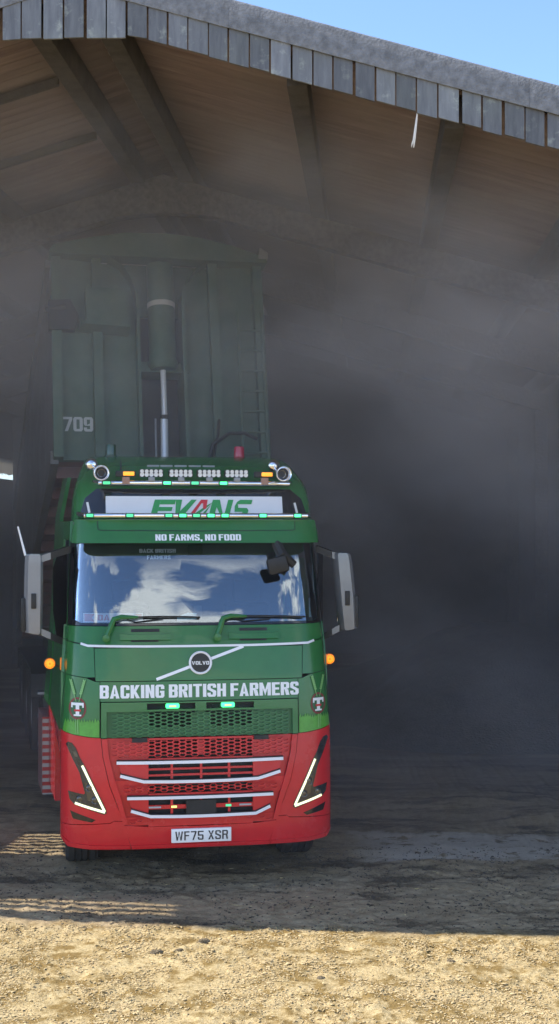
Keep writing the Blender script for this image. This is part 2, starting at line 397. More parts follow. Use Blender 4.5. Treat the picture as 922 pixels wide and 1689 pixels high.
def zc(x): return 7.47 - PITCH * abs(x - RX) + .275
for side, a, c in ((1, 0, 1.38), (1, 1.345, 3.86), (1, 3.82, 6.2), (-1, 0, 1.3), (-1, 1.27, 3.8), (-1, 3.76, 6.2)):
    bm = new(); rings = []
    for k, s in enumerate(np.linspace(a, c, 26)):
        x = RX + side * s; z = zc(x); o = -.006 * (1 if a > 1 and a < 2 else 2 if a > 3 else 0)
        q = [(-.075 + o, .0), (-.085 + o, .205), (-.075 + o, .235), (-.05 + o, .252), (0, .258), (.25, .255), (.25, .235), (-.045 + o, .23), (-.063 + o, .2), (-.063 + o, .0)]
        rings.append([(x, yy, z + zz + .003 * noise.noise(Vector((x * 12, yy * 9, zz * 30)))) for yy, zz in q])
    loft(bm, rings)
    obj('verge_capping', bm, cap, barn)
# walls: vertical boards, here and there a gap that lets the sun in
wallm = mat('wall_boards', (.06, .052, .045), .9, var=.35, vscale=4, bump=.4, bscale=30)
xw = RX - HALF
bm = new(); y = .0
while y < LEN:
    gap = (.04 < y < .50) or (2.0 < y < 3.5) or (6.0 < y < 6.5)
    wd = .086 if gap else .142
    box(bm, xw - .025, xw, y, y + wd, 3.9 if y < 3 else 5.3, zr(xw) - .01)
    y += .14
box(bm, xw - .03, xw + .005, 0, LEN, GZ - .2, 3.91); box(bm, xw - .03, xw + .005, 3.1, 18.4, 3.91, 5.31); box(bm, xw - .03, xw + .005, 21.4, LEN, 3.91, 5.31); box(bm, xw - .03, xw + .005, 18.4, 21.4, 4.72, 5.31); box(bm, xw - .03, xw + .005, 18.4, 21.4, 3.91, 4.28)
obj('side_wall', bm, wallm, barn)
xw2 = RX + HALF
bm = new(); box(bm, xw2, xw2 + .05, 0, LEN, GZ - .2, zr(xw2) - .01); obj('side_wall', bm, wallm, barn)
bm = new(); yb = LEN - .05
def gablepoly(z0, z1, xa, xb):
    box(bm, xa, xb, yb, yb + .06, z0, z1)
gablepoly(GZ - .2, 4.05, xw, xw2); gablepoly(4.05, 4.5, xw, xw2); gablepoly(4.5, 6.0, xw, xw2)
b_ = bmesh.new(); v = [b_.verts.new(p) for p in ((xw, yb, 6.0), (xw2, yb, 6.0), (RX, yb, RZ - .02), (xw, yb + .06, 6.0), (xw2, yb + .06, 6.0), (RX, yb + .06, RZ - .02))]
for f in ((0, 1, 2), (3, 5, 4), (0, 3, 4, 1), (1, 4, 5, 2), (2, 5, 3, 0)): b_.faces.new([v[i] for i in f])
join(bm, b_)
obj('back_wall', bm, wallm, barn)
# pale translucent sheet over the opening in the left wall
bm = new(); rings = []
for k in range(60):
    y = 18.3 + 3.2 * k / 59; d = .03 * math.sin(k * math.pi / 2.5); e = .07 * abs(math.sin(k * .75))
    rings.append([(xw + .03 + d, y, 4.75), (xw + .038 + d, y, 4.75), (xw + .038 + d, y, 4.30 + e + .05 * (y - 18.3)), (xw + .03 + d, y, 4.30 + e + .05 * (y - 18.3))])
shm = bpy.data.materials.new('translucent_sheet'); shm.use_nodes = True; t = shm.node_tree
tl = t.nodes.new('ShaderNodeBsdfTranslucent'); tl.inputs[0].default_value = (.5, .48, .44, 1); df = t.nodes['Principled BSDF']; df.inputs['Base Color'].default_value = (.7, .69, .65, 1)
ms = t.nodes.new('ShaderNodeMixShader'); ms.inputs[0].default_value = .6; t.links.new(df.outputs[0], ms.inputs[1]); t.links.new(tl.outputs[0], ms.inputs[2])
t.links.new(ms.outputs[0], [n for n in t.nodes if n.type == 'OUTPUT_MATERIAL'][0].inputs[0])
loft(bm, rings); obj('roof_light_sheet', bm, shm, barn)
# frayed twine under the boards
bm = new(); tube(bm, [(1.145, -.03, 6.62), (1.13, -.05, 6.5), (1.118, -.045, 6.40), (1.115, -.05, 6.33)], [.006, .010, .012, .003], 6)
tube(bm, [(1.13, -.05, 6.45), (1.10, -.06, 6.36), (1.095, -.055, 6.33)], [.005, .006, .002], 5)
o = obj('frayed_twine', bm, mat('twine', (.75, .72, .68), .9)); o.location = BO; o.rotation_euler = (0, 0, -BYAW)
tag(o, 'pale frayed twine hanging below the grey gable boards', 'twine')

# heap of dark compost towards the back
bm = new(); n = 60; g = []
for j in range(n):
    row = []
    for i in range(n):
        u, v_ = i / (n - 1), j / (n - 1); x = -.6 + 5.0 * u; y = 8.2 + 12 * v_
        h = 1.5 * (math.sin(math.pi * min(1, u * .62 + .0)) ** 1.3) * math.sin(math.pi * min(v_, .99)) ** .8 + .10 * noise.fractal(Vector((x, y, 0)) * 1.5, 1, 2, 4) * math.sin(math.pi * u) * math.sin(math.pi * v_)
        row.append(bm.verts.new((x, y, GZ - .06 + h)))
    g.append(row)
for j in range(n - 1):
    for i in range(n - 1): bm.faces.new((g[j][i], g[j][i + 1], g[j + 1][i + 1], g[j + 1][i]))
o = obj('compost_heap', bm, mat('compost', (.055, .045, .036), 1, var=.4, vscale=8, bump=1, bscale=25)); o.location = BO; o.rotation_euler = (0, 0, -BYAW)
tag(o, 'low dark heap of compost at the back of the dusty shed', 'heap')

# ------------------------------------------------------------------ tractor unit
truck = thing('tractor_unit', 'green and red lorry cab with lit lamps facing out of the dusty shed', 'lorry', (-.713, 12.0, 0), R(9.3))
def W(z):
    if z < 1.3: return 1.27
    if z < 2.3: return 1.27 - .06 * (z - 1.3)
    return 1.21 - .035 * (z - 2.3)
PTS = [(.2, .07), (.3, .02), (.45, 0), (.9, 0), (1.3, .03), (1.6, .05), (1.83, .07), (2.12, .11), (2.31, .17), (2.5, .224), (2.7, .288), (2.9, .359), (3.05, .42), (3.3, .45)]
def PR(z):
    if z <= PTS[0][0]: return PTS[0][1]
    for (a, b_), (c, d) in zip(PTS, PTS[1:]):
        if z <= c: return b_ + (d - b_) * (z - a) / (c - a)
    return PTS[-1][1]
def S(x, z):
    q = min(abs(x) / W(z), .9995)
    return PR(z) + .55 * (1 - (1 - q ** 4.5) ** (1 / 4.5))
CX = [.15, .3, .45, .6, .7, .8, .87, .93, .98, 1.02, 1.06, 1.09, 1.12, 1.145, 1.165, 1.185, 1.2, 1.212, 1.225, 1.236, 1.246, 1.254, 1.261]
CZ = [.3, .36, .45, .6, .75, .9, 1.1, 1.3, 1.45, 1.6, 1.72, 1.83, 1.97, 2.12, 2.22, 2.31, 2.5, 2.7, 2.9]
def conform(b_, proud, thick, surf=None):
    surf = surf or S
    xs = [v.co.x for v in b_.verts]; zs = [v.co.z for v in b_.verts]
    if not xs: return b_
    for c in sorted([-c for c in CX] + [0] + CX):
        if min(xs) < c - .002 and c + .002 < max(xs):
            bmesh.ops.bisect_plane(b_, geom=b_.verts[:] + b_.edges[:] + b_.faces[:], dist=1e-5, plane_co=(c, 0, 0), plane_no=(1, 0, 0))
    for c in CZ:
        if min(zs) < c - .002 and c + .002 < max(zs):
            bmesh.ops.bisect_plane(b_, geom=b_.verts[:] + b_.edges[:] + b_.faces[:], dist=1e-5, plane_co=(0, 0, c), plane_no=(0, 0, 1))
    for v in b_.verts: v.co.y = surf(v.co.x, v.co.z) - proud + thick
    r = bmesh.ops.extrude_face_region(b_, geom=b_.faces[:])
    for v in r['geom']:
        if isinstance(v, bmesh.types.BMVert): v.co.y -= thick
    bmesh.ops.recalc_face_normals(b_, faces=b_.faces[:])
    return b_
def flat(poly):
    b_ = bmesh.new(); f = b_.faces.new([b_.verts.new((x, 0, z)) for x, z in poly]); f.normal_update(); bmesh.ops.triangulate(b_, faces=[f], ngon_method='EAR_CLIP'); return b_
def patch(bm, poly, proud=.0, thick=.03, mi=0, surf=None): join(bm, conform(flat(poly), proud, thick, surf), None, mi)
def mirror(poly): return [(-x, z) for x, z in poly][::-1]
def rect(x0, x1, z0, z1): return [(x0, z0), (x1, z0), (x1, z1), (x0, z1)]
def ribbon(pts, wd):
    up, dn = [], []
    for i, p in enumerate(pts):
        a = Vector(pts[max(i - 1, 0)]); c = Vector(pts[min(i + 1, len(pts) - 1)]); d = (c - a).normalized(); n_ = Vector((-d.y, d.x)) * wd / 2
        up.append((p[0] + n_.x, p[1] + n_.y)); dn.append((p[0] - n_.x, p[1] - n_.y))
    return dn + up[::-1]
def text2d(body, x0, x1, z0, z1, bold=.03, shear=0, spacing=1.0):
    cu = bpy.data.curves.new('lettering_source', 'FONT'); cu.body = body; cu.offset = bold; cu.resolution_u = 3; cu.shear = shear; cu.space_character = spacing; cu.fill_mode = 'FRONT'
    o = bpy.data.objects.new('lettering_source', cu); COL.objects.link(o)
    dg = bpy.context.evaluated_depsgraph_get(); dg.update()
    me = bpy.data.meshes.new_from_object(o.evaluated_get(dg)); b_ = bmesh.new(); b_.from_mesh(me)
    bpy.data.objects.remove(o); bpy.data.curves.remove(cu); bpy.data.meshes.remove(me)
    bmesh.ops.remove_doubles(b_, verts=b_.verts[:], dist=1e-5)
    xs = [v.co.x for v in b_.verts]; ys = [v.co.y for v in b_.verts]
    for v in b_.verts:
        u = (v.co.x - min(xs)) / (max(xs) - min(xs)); q = (v.co.y - min(ys)) / (max(ys) - min(ys))
        v.co = (x0 + u * (x1 - x0), 0, z0 + q * (z1 - z0))
    return b_
def lettering(name, body, x0, x1, z0, z1, m, parent, proud=.004, surf=None, **kw):
    bm = new(); join(bm, conform(text2d(body, x0, x1, z0, z1, **kw), proud, .003, surf)); return obj(name, bm, m, parent)

# heavy condensed block letters, drawn as outlines (x to the right, height 1)
def glyph(c, w, s, b):
    r = rect; W_ = w; k = .08 * w / .55
    top = [(0, 1 - .12), (s, 1 - b), (w - s, 1 - b), (w, 1 - .12), (w - k, 1), (k, 1)]; bot = [(0, .12), (k, 0), (w - k, 0), (w, .12), (w - s, b), (s, b)]
    lft = [(0, .12), (s, b), (s, 1 - b), (0, .88)]; rgt = [(w, .12), (w, .88), (w - s, 1 - b), (w - s, b)]
    tb = [(s, 1 - b), (w - s, 1 - b), (w, .9), (w - k, 1), (s, 1)]; bb = [(s, 0), (w - k, 0), (w, .1), (w - s, b), (s, b)]
    m0, m1 = .5 - b / 2 + .02, .5 + b / 2 + .02; st = r(0, s, 0, 1)
    ur = [(w, .9), (w - s, 1 - b), (w - s, m1), (w - .02, (m0 + m1) / 2), (w, m1 + .02)]; md = [(s, m0), (w - s, m0), (w - .02, (m0 + m1) / 2), (w - s, m1), (s, m1)]
    lr = [(w, .1), (w, m0 - .02), (w - .02, (m0 + m1) / 2), (w - s, m0), (w - s, b)]
    h = w / 2
    if c == 'I': return s, [r(0, s, 0, 1)]
    if c == 'T': return w, [r(0, w, 1 - b, 1), r(h - s / 2, h + s / 2, 0, 1 - b)]
    if c == 'L': return w * .9, [st, r(s, w * .9, 0, b)]
    if c == 'F': return w * .92, [st, r(s, w * .92, 1 - b, 1), r(s, w * .84, m0, m1)]
    if c == 'E': return w * .92, [st, r(s, w * .92, 1 - b, 1), r(s, w * .84, m0, m1), r(s, w * .92, 0, b)]
    if c == 'H': return w, [st, r(w - s, w, 0, 1), r(s, w - s, m0, m1)]
    if c == 'N': return w, [st, r(w - s, w, 0, 1), [(s, 1), (s, .52), (w - s, 0), (w - s, .48)]]
    if c == 'M':
        w = w * 1.32; h = w / 2; return w, [st, r(w - s, w, 0, 1), [(s, 1), (s, .55), (h, 0), (h, .45)], [(h, .45), (h, 0), (w - s, .55), (w - s, 1)]]
    if c == 'A':
        w = w * 1.06; h = w / 2; q = s * 1.02; d = h - .11 * w
        return w, [[(0, 0), (q, 0), (h, .80), (h, 1), (d, 1)], [(w, 0), (w - d, 1), (h, 1), (h, .80), (w - q, 0)], [(q + (h - q) * .22, .18), (w - q - (h - q) * .22, .18), (w - q - (h - q) * .42, .335), (q + (h - q) * .42, .335)]]
    if c == 'V':
        w = w * 1.06; h = w / 2; d = h - .11 * w; return w, [[(0, 1), (s, 1), (h, .22), (h, 0), (d, 0)], [(w, 1), (w - d, 0), (h, 0), (h, .22), (w - s, 1)]]
    if c == 'W':
        w = w * 1.35; h = w / 2; q = s * .95
        return w, [[(0, 1), (q, 1), (w * .27, .3), (w * .27, 0), (w * .17, 0)], [(w * .27, .3), (h, .8), (h, 1), (h - q * .3, .98), (w * .33, .0), (w * .27, 0)], [(h, .8), (w * .73, .3), (w * .73, 0), (w * .67, 0), (h + q * .3, .98), (h, 1)], [(w, 1), (w * .83, 0), (w * .73, 0), (w * .73, .3), (w - q, 1)]]
    if c == 'X':
        q = s * 1.1; return w, [[(0, 1), (q, 1), (h, .62), (h, .38)], [(w, 1), (h, .38), (h, .62), (w - q, 1)], [(0, 0), (q, 0), (h, .38), (h - q * .55, .5)], [(w, 0), (h + q * .55, .5), (h, .38), (w - q, 0)]]
    if c == 'O' or c == '0': return w, [top, bot, lft, rgt]
    if c == 'D': return w, [st, tb, bb, [(w, .1), (w, .9), (w - s, 1 - b), (w - s, b)]]
    if c == 'C': return w, [top, bot, lft, [(w, .88), (w - s, 1 - b), (w - s, .64), (w, .64)], [(w, .12), (w, .38), (w - s, .38), (w - s, b)]]
    if c == 'G': return w, [top, bot, lft, [(w, .88), (w - s, 1 - b), (w - s, .66), (w, .66)], [(w, .12), (w, .53), (h, .53), (h, .38), (w - s, .38), (w - s, b)]]
    if c == 'B': return w, [st, tb, bb, ur, md, lr]
    if c == 'R': return w, [st, tb, ur, md, [(w - s * 1.45, m0), (w - s * .35, m0), (w * 1.02, 0), (w * 1.02 - s * 1.05, 0)]]
    if c == 'K': return w * 1.04, [st, [(s, .36), (s, .64), (w - s * 1.05, 1), (w * 1.02, 1), (s + .12, .52)], [(s + .12, .52), (w * 1.04, 0), (w * 1.04 - s * 1.1, 0), (s, .36)]]
    if c == 'S' or c == '5':
        base = [bot, [(0, .12), (s, b), (s, .31), (0, .31)]]
        if c == 'S': return w, base + [top, [(w, .88), (w - s, 1 - b), (w - s, .69), (w, .69)], [(0, .88), (0, .56), (s, .66), (s, 1 - b)], [(0, .56), (w - s, .34), (w, .44), (s, .66)], [(w, .44), (w - s, .34), (w - s, b), (w, .12)]]
        return w, base + [r(0, w, 1 - b, 1), r(0, s, .46, 1 - b), [(s, .46), (s, .46 + b), (w - k, .46 + b), (w, .5), (w - s, .46)], [(w, .5), (w - s, .46), (w - s, b), (w, .12)]]
    if c == '7': return w, [r(0, w, 1 - b, 1), [(w - s, 1 - b), (w, 1 - b), (w * .52, 0), (w * .52 - s, 0)]]
    if c == '9': return w, [top, bot, rgt, [(0, .88), (0, .5), (s, .46), (s, 1 - b)], [(0, .5), (k, .40), (w - s, .40), (w - s, .40 + b), (s, .46)], [(0, .12), (s, b), (s, .28), (0, .28)]]
    if c == ',': return s, [[(0, .0), (s * .3, -.16), (s * .7, -.16), (s, 0), (s, b * 1.1), (0, b * 1.1)]]
    if c == 'Y': return w, [[(0, 1), (s, 1), (h, .62), (h, .40)], [(w, 1), (h, .40), (h, .62), (w - s, 1)], r(h - s / 2, h + s / 2, 0, .42)]
    return w, []
def block(body, x0, x1, z0, z1, w=.52, s=.20, b=.165, gap=.06, space=.2):
    polys, x = [], 0
    for c in body:
        if c == ' ': x += space; continue
        a, g = glyph(c, w, s, b); polys += [[(x + px_, pz) for px_, pz in p] for p in g]; x += a + gap
    x -= gap; b_ = bmesh.new()
    for p in polys:
        f = b_.faces.new([b_.verts.new((x0 + u / x * (x1 - x0), 0, z0 + q * (z1 - z0))) for u, q in p]); 
        f.normal_update(); bmesh.ops.triangulate(b_, faces=[f], ngon_method='EAR_CLIP')
    bmesh.ops.remove_doubles(b_, verts=b_.verts[:], dist=1e-5)
    return b_
def signwriting(name, body, x0, x1, z0, z1, m, parent, proud=.004, surf=None, **kw):
    bm = new(); join(bm, conform(block(body, x0, x1, z0, z1, **kw), proud, .003, surf)); return obj(name, bm, m, parent)

# body panels, lamps and trim: outlines back-projected from image pixels, pasted in as metres
bm = new(); patch(bm, [(-.622, .277), (.622, .277), (.698, .503), (.5, .485), (0, .478), (-.5, .485), (-.698, .503)]); patch(bm, [(-.624, .284), (.624, .284), (.636, .318), (-.636, .318)], .014, .02); obj('bumper', bm, RED, truck)
crn = [(-.628, .279), (-1.0, .282), (-1.2, .30), (-1.268, .36), (-1.268, .497), (-.817, .522), (-.79, .541), (-.705, .538)]
lamp_panel = [(-.905, 1.285), (-1.0, 1.290), (-1.15, 1.310), (-1.266, 1.338), (-1.268, .503), (-.817, .528), (-.79, .547), (-.708, .544), (-.756, .671), (-.83, .865), (-.888, 1.115)]
corner = [(-.915, 1.29), (-.915, 1.789), (-.95, 1.789), (-1.036, 1.822), (-1.183, 1.842), (-1.262, 1.845), (-1.265, 1.343), (-1.15, 1.315), (-1.0, 1.295)]
ucorner = [(-.957, 1.832), (-.968, 2.098), (-1.02, 2.106), (-1.082, 2.124), (-1.245, 2.150), (-1.262, 1.851), (-1.183, 1.848), (-1.036, 1.829)]
for f in (lambda p: p, mirror):
    bm = new(); patch(bm, f(crn)); patch(bm, f([(-.638, .284), (-1.0, .286), (-1.19, .306), (-1.25, .352), (-1.25, .385), (-1.19, .342), (-1.0, .322), (-.648, .318)]), .014, .02); obj('bumper_corner', bm, RED, truck)
    bm = new(); patch(bm, f(lamp_panel)); lp = obj('lamp_panel', bm, RED, truck)
    bm = new(); patch(bm, f(corner)); cp = obj('corner_panel', bm, GREEN, truck)
    bm = new(); patch(bm, f(ucorner)); obj('upper_corner_panel', bm, GREEN, truck)
    # headlamp with L-shaped daytime strip
    bm = new(); patch(bm, f([(-1.217, 1.225), (-1.198, 1.247), (-1.161, 1.237), (-1.125, 1.191), (-1.088, 1.105), (-1.044, 1.033), (-.861, .658), (-.852, .618), (-.875, .604), (-1.139, .690), (-1.183, .734), (-1.198, .809), (-1.057, .785), (-1.046, .796), (-1.096, .98), (-1.154, 1.093)]), .006, .02)
    hl = obj('headlight', bm, LENS, truck)
    bm = new(); patch(bm, f(ribbon([(-1.071, 1.042), (-.870, .632)], .021)), .010, .006); patch(bm, f(ribbon([(-.868, .626), (-1.0, .664), (-1.135, .704)], .021)), .010, .006)
    obj('daytime_strip', bm, LED_W, hl)
    bm = new(); patch(bm, f([(-1.158, 1.165), (-1.125, 1.165), (-1.105, 1.115), (-1.135, 1.118)]), .009, .004); obj('reflector', bm, REFL, hl)
    bm = new(); patch(bm, f([(-1.05, .90), (-.995, .86), (-.93, .72), (-1.02, .73)]), .009, .004); obj('reflector', bm, REFL, hl)
    for lx, lz in ((-1.005, .845), (-.955, .735), (-1.09, .742)):
        q = -lx if f is mirror else lx; yy = S(lx, lz); bm = new(); lathe(bm, [(0, .014), (.02, .012), (.029, .004), (.034, .006), (.036, 0), (0, 0)], aim((q, yy - .004, lz), (0, -1, 0)), 20); obj('lamp_projector', bm, REFL, hl)
    bm = new(); patch(bm, f([(-1.179, .633), (-.952, .556), (-.986, .533), (-1.154, .562)]), .005, .02); obj('fog_light', bm, GLOSSBLK, truck)
    # emblem: ears of wheat over a ringed letter, grass below
    bm = new(); top = []
    for k in range(27):
        x = -.918 - .315 * k / 26; e = 1.438 - .012 * k / 26
        top.append((x, e + (random.uniform(.012, .034) if k % 2 else random.uniform(-.02, 0.0))))
    grass_ = [(-.918, 1.293)] + top + [(-1.245, 1.337), (-1.15, 1.317), (-1.0, 1.297)]
    patch(bm, f(grass_), .005, .002); obj('grass_graphic', bm, LIME, cp)
    ex, ez = -1.113, 1.55
    ringp = [(ex + .078 * math.cos(a), ez + .1 * math.sin(a)) for a in np.linspace(0, math.tau, 28, endpoint=False)]
    bm = new(); patch(bm, f(ringp), .005, .003); er = obj('emblem', bm, MAROON, cp)
    bm = new(); patch(bm, f([(ex + .062 * math.cos(a), ez + .082 * math.sin(a)) for a in np.linspace(0, math.tau, 28, endpoint=False)]), .008, .003)
    obj('emblem_field', bm, mat('emblem_green', (.02, .11, .04), .4), er)
    bm = new()
    for r_ in (rect(ex - .056, ex + .056, ez + .028, ez + .052), rect(ex - .056, ex - .042, ez + .008, ez + .03), rect(ex + .042, ex + .056, ez + .008, ez + .03), rect(ex - .016, ex + .016, ez - .055, ez + .03), rect(ex - .034, ex + .034, ez - .068, ez - .054)):
        patch(bm, f(r_), .011, .003)
    obj('emblem_letter', bm, WHITE, er)
    bm = new(); patch(bm, f(rect(ex - .030, ex + .030, ez - .026, ez - .008)), .014, .002); obj('emblem_band', bm, LRED, er)
    bm = new()
    for s in (-1, 1):
        patch(bm, f(ribbon([(ex + s * .012, ez + .06), (ex + s * .03, ez + .12), (ex + s * .058, ez + .235)], .006)), .0125, .002)
        for k in range(7):
            u = .35 + .65 * k / 6; px0 = ex + s * (.012 + .048 * u); pz0 = ez + .06 + .175 * u
            for q in (-1, 1):
                patch(bm, f([(px0, pz0), (px0 + q * .013, pz0 + .012), (px0 + q * .010 + s * .004, pz0 + .028), (px0 + s * .003, pz0 + .016)]), .0125, .002)
    patch(bm, f(ribbon([(ex, 1.452), (ex + .004, 1.325)], .010)), .0125, .002); patch(bm, f(ribbon([(ex - .02, 1.455), (ex - .012, 1.325)], .006)), .0125, .002)
    obj('wheat_graphic', bm, LEAF, cp)
bm = new(); patch(bm, rect(-.909, .909, 1.612, 1.789)); obj('text_panel', bm, GREEN, truck)
bm = new(); patch(bm, [(-.951, 1.796), (.951, 1.796), (.961, 2.09), (.5, 2.094), (0, 2.095), (-.5, 2.094), (-.961, 2.09)]); bonnet = obj('bonnet', bm, GREEN, truck)
bm = new(); patch(bm, [(-1.244, 2.156), (-1.08, 2.134), (-1.02, 2.12), (0, 2.112), (1.02, 2.12), (1.08, 2.134), (1.244, 2.156), (1.235, 2.283), (1.09, 2.287), (0, 2.287), (-1.09, 2.287), (-1.235, 2.283)])
wp = obj('wiper_panel', bm, GREEN, truck)
bm = new(); patch(bm, ribbon([(-1.085, 2.133), (-1.02, 2.114), (-.5, 2.106), (0, 2.104), (.5, 2.106), (1.02, 2.114), (1.085, 2.133)], .020), .012, .03); obj('white_trim', bm, mat('trim_white', (.8, .8, .84), .3, coat=.3), truck)
# air intake steps under the screen
for s in (-1, 1):
    c0 = -.5 if s < 0 else .5
    bm = new(); patch(bm, [(c0 - .235, 2.165), (c0 + .235, 2.165), (c0 + .235, 2.222), (c0 + .16, 2.214), (c0 - .16, 2.214), (c0 - .235, 2.222)], .022, .02); obj('step_plate', bm, GREEN, wp)
    bm = new(); patch(bm, rect(c0 - .13, c0 + .13, 2.235, 2.262), .004, .006); patch(bm, rect(c0 - .13, c0 + .12, 2.146, 2.162), .004, .006); obj('step_slot', bm, BLACK, wp)
# black sub-structure behind the panels
bm = new(); patch(bm, [(-.6, .30), (.6, .30), (1.24, .36), (1.24, 2.27), (-1.24, 2.27), (-1.24, .36)], -.085, .03); obj('front_frame', bm, BLACK, truck)
# badge and slash
for s, x0, x1 in ((-1, -.403, -.10), (1, .10, .401)):
    a = (x0, 1.952 + x0 * .357); c = (x1, 1.952 + x1 * .357)
    bm = new(); patch(bm, ribbon([a, c], .026), .012, .014); obj('badge_slash', bm, SATIN, bonnet)
bd = S(0, 1.952)
M = aim((0, bd - .002, 1.952), (0, -1, .07))
bm = new(); lathe(bm, [(.0, .0), (.107, .0), (.107, .024), (.100, .032), (.090, .030), (.087, .022), (0, .022)], M, 40); badge = obj('badge', bm, SATIN, truck)
bm = new(); lathe(bm, [(.0, .0215), (.086, .0215), (.086, .0235), (0, .0235)], M, 40); obj('badge_field', bm, INK, badge)
signwriting('badge_lettering', 'VOLVO', -.080, .080, 1.936, 1.968, WHITE, badge, surf=lambda x, z: bd - .024, proud=.004, w=.62, s=.2, b=.2, gap=.1)
signwriting('door_slogan', 'BACKING BRITISH FARMERS', -.914, .917, 1.642, 1.760, WHITE, truck)
lettering('series_letters', 'FH', .645, .748, 1.552, 1.590, SATIN, truck, proud=.012, bold=.0)

# ---- grilles
def hexes(bm, inside, opened, proud):
    a, h = .0373, .0165
    for i in range(-40, 41):
        for j in range(0, 90):
            cx, cz = i * .056, .48 + j * .033 + (i % 2) * .0165
            o6 = [(cx + a, cz), (cx + a / 2, cz + h), (cx - a / 2, cz + h), (cx - a, cz), (cx - a / 2, cz - h), (cx + a / 2, cz - h)]
            if not all(inside(*p) for p in o6): continue
            k = .76; i6 = [(cx + (x - cx) * k, cz + (z - cz) * (k - .06)) for x, z in o6]
            O = [bm.verts.new((x, S(x, z) - proud, z)) for x, z in o6]; I_ = [bm.verts.new((x, S(x, z) - proud, z)) for x, z in i6]
            dp = .034 if opened(cx, cz) else .020
            B = [bm.verts.new((x, S(x, z) - proud + dp, z)) for x, z in i6]
            for q in range(6):
                bm.faces.new((O[q], O[(q + 1) % 6], I_[(q + 1) % 6], I_[q])); bm.faces.new((I_[q], I_[(q + 1) % 6], B[(q + 1) % 6], B[q]))
            if not opened(cx, cz): bm.faces.new(B)
# green upper grille
bm = new()
for p in (rect(-.903, .903, 1.594, 1.606), rect(-.903, .903, 1.522, 1.538), rect(-.903, -.49, 1.538, 1.594), rect(-.051, .049, 1.538, 1.594), rect(.49, .903, 1.538, 1.594)): patch(bm, p, .022, .04)
for f in (lambda p: p, mirror): patch(bm, f([(-.905, 1.29), (-.853, 1.29), (-.853, 1.522), (-.903, 1.522)]), .022, .04)
gf = obj('upper_grille', bm, GREEN, truck)
bm = new()
opn = lambda x, z: .06 < abs(x) < .465 and z > 1.372
hexes(bm, lambda x, z: abs(x) < .856 and 1.284 < z < 1.524, opn, .006)
patch(bm, rect(-.853, -.475, 1.288, 1.524), -.018, .01); patch(bm, rect(.475, .853, 1.288, 1.524), -.018, .01); patch(bm, rect(-.475, .475, 1.288, 1.366), -.018, .01); patch(bm, rect(-.05, .05, 1.366, 1.524), -.018, .01)
obj('mesh_insert', bm, DGREEN, gf)
for x in (-.258, .249):
    bm = new(); box(bm, x - .062, x + .062, S(x, 1.566) - .028, S(x, 1.566) + .02, 1.545, 1.589, bev=.012); lg = obj('green_lamp', bm, LED_G, truck)
    bm = new(); box(bm, x - .032, x + .032, S(x, 1.566) - .031, S(x, 1.566) - .025, 1.560, 1.574, bev=.002); obj('lamp_core', bm, LED_Y, lg)
# red lower grille
edgeL = [(-.85, 1.28), (-.831, 1.115), (-.788, .939), (-.729, .76), (-.663, .512)]
def ex_(z):
    for (xa, za), (xb, zb_) in zip(edgeL, edgeL[1:]):
        if zb_ <= z <= za: return abs(xa + (xb - xa) * (za - z) / (za - zb_))
    return .85
bm = new()
for f in (lambda p: p, mirror):
    patch(bm, f([(-.900, 1.28), (-.883, 1.115), (-.825, .865), (-.751, .671), (-.703, .51)] + [(x, z) for x, z in edgeL[::-1]]), .008, .03)
    # blank outer zones behind the relief
    patch(bm, f(edgeL + [(-.478, .512), (-.478, 1.28)]), -.036, .01)
    for za, zb_ in ((1.075, 1.28), (.765, .905), (.495, .572)):
        patch(bm, f([(-ex_(za), za), (-.478, za), (-.478, zb_), (-ex_(zb_), zb_)]), -.020, .012)
    patch(bm, f([(-.478, .90), (-.478, 1.06), (-.748, 1.06), (-.72, .965), (-.52, .902)]), .004, .02)
    patch(bm, f([(-.478, .59), (-.478, .735), (-.655, .735), (-.625, .645), (-.48, .59)]), .004, .02)
patch(bm, rect(-.478, .478, .865, .905), .004, .02); patch(bm, rect(-.478, .478, .752, .785), .004, .02); patch(bm, rect(-.478, .478, 1.07, 1.1), .004, .02); patch(bm, rect(-.478, .478, 1.262, 1.28), .004, .02)
patch(bm, rect(-.478, .478, .485, .572), -.008, .012)
for z in (.946, 1.0): patch(bm, rect(-.478, .478, z - .009, z + .009), -.004, .02)
patch(bm, rect(-.478, .478, .640, .676), -.004, .02)
for x in (-.267, .0, .257):
    patch(bm, rect(x - .011, x + .011, .905, 1.06), -.001, .02); patch(bm, rect(x - .011, x + .011, .59, .735), -.001, .02)
rg = obj('lower_grille', bm, RED, truck)
bm = new()
hexes(bm, lambda x, z: abs(x) < ex_(z) - .004 and 1.095 < z < 1.278, lambda x, z: abs(x) < .47 and abs(x) > .03 and z < 1.265, .004)
hexes(bm, lambda x, z: abs(x) < ex_(z) - .004 and .780 < z < .872, lambda x, z: abs(x) < .47, .004)
hexes(bm, lambda x, z: abs(x) < ex_(z) - .004 and z < .57 and z > .50 + .10 * max(0, .62 - abs(x)), lambda x, z: False, .004)
obj('mesh_insert', bm, RED, rg)
bm = new()
for x in (-.54, .54):
    bm = new(); patch(bm, rect(x - .085 if x < 0 else x - .05, x + .05 if x < 0 else x + .085, 1.245, 1.283), .012, .02); obj('camera_recess', bm, BLACK, rg)
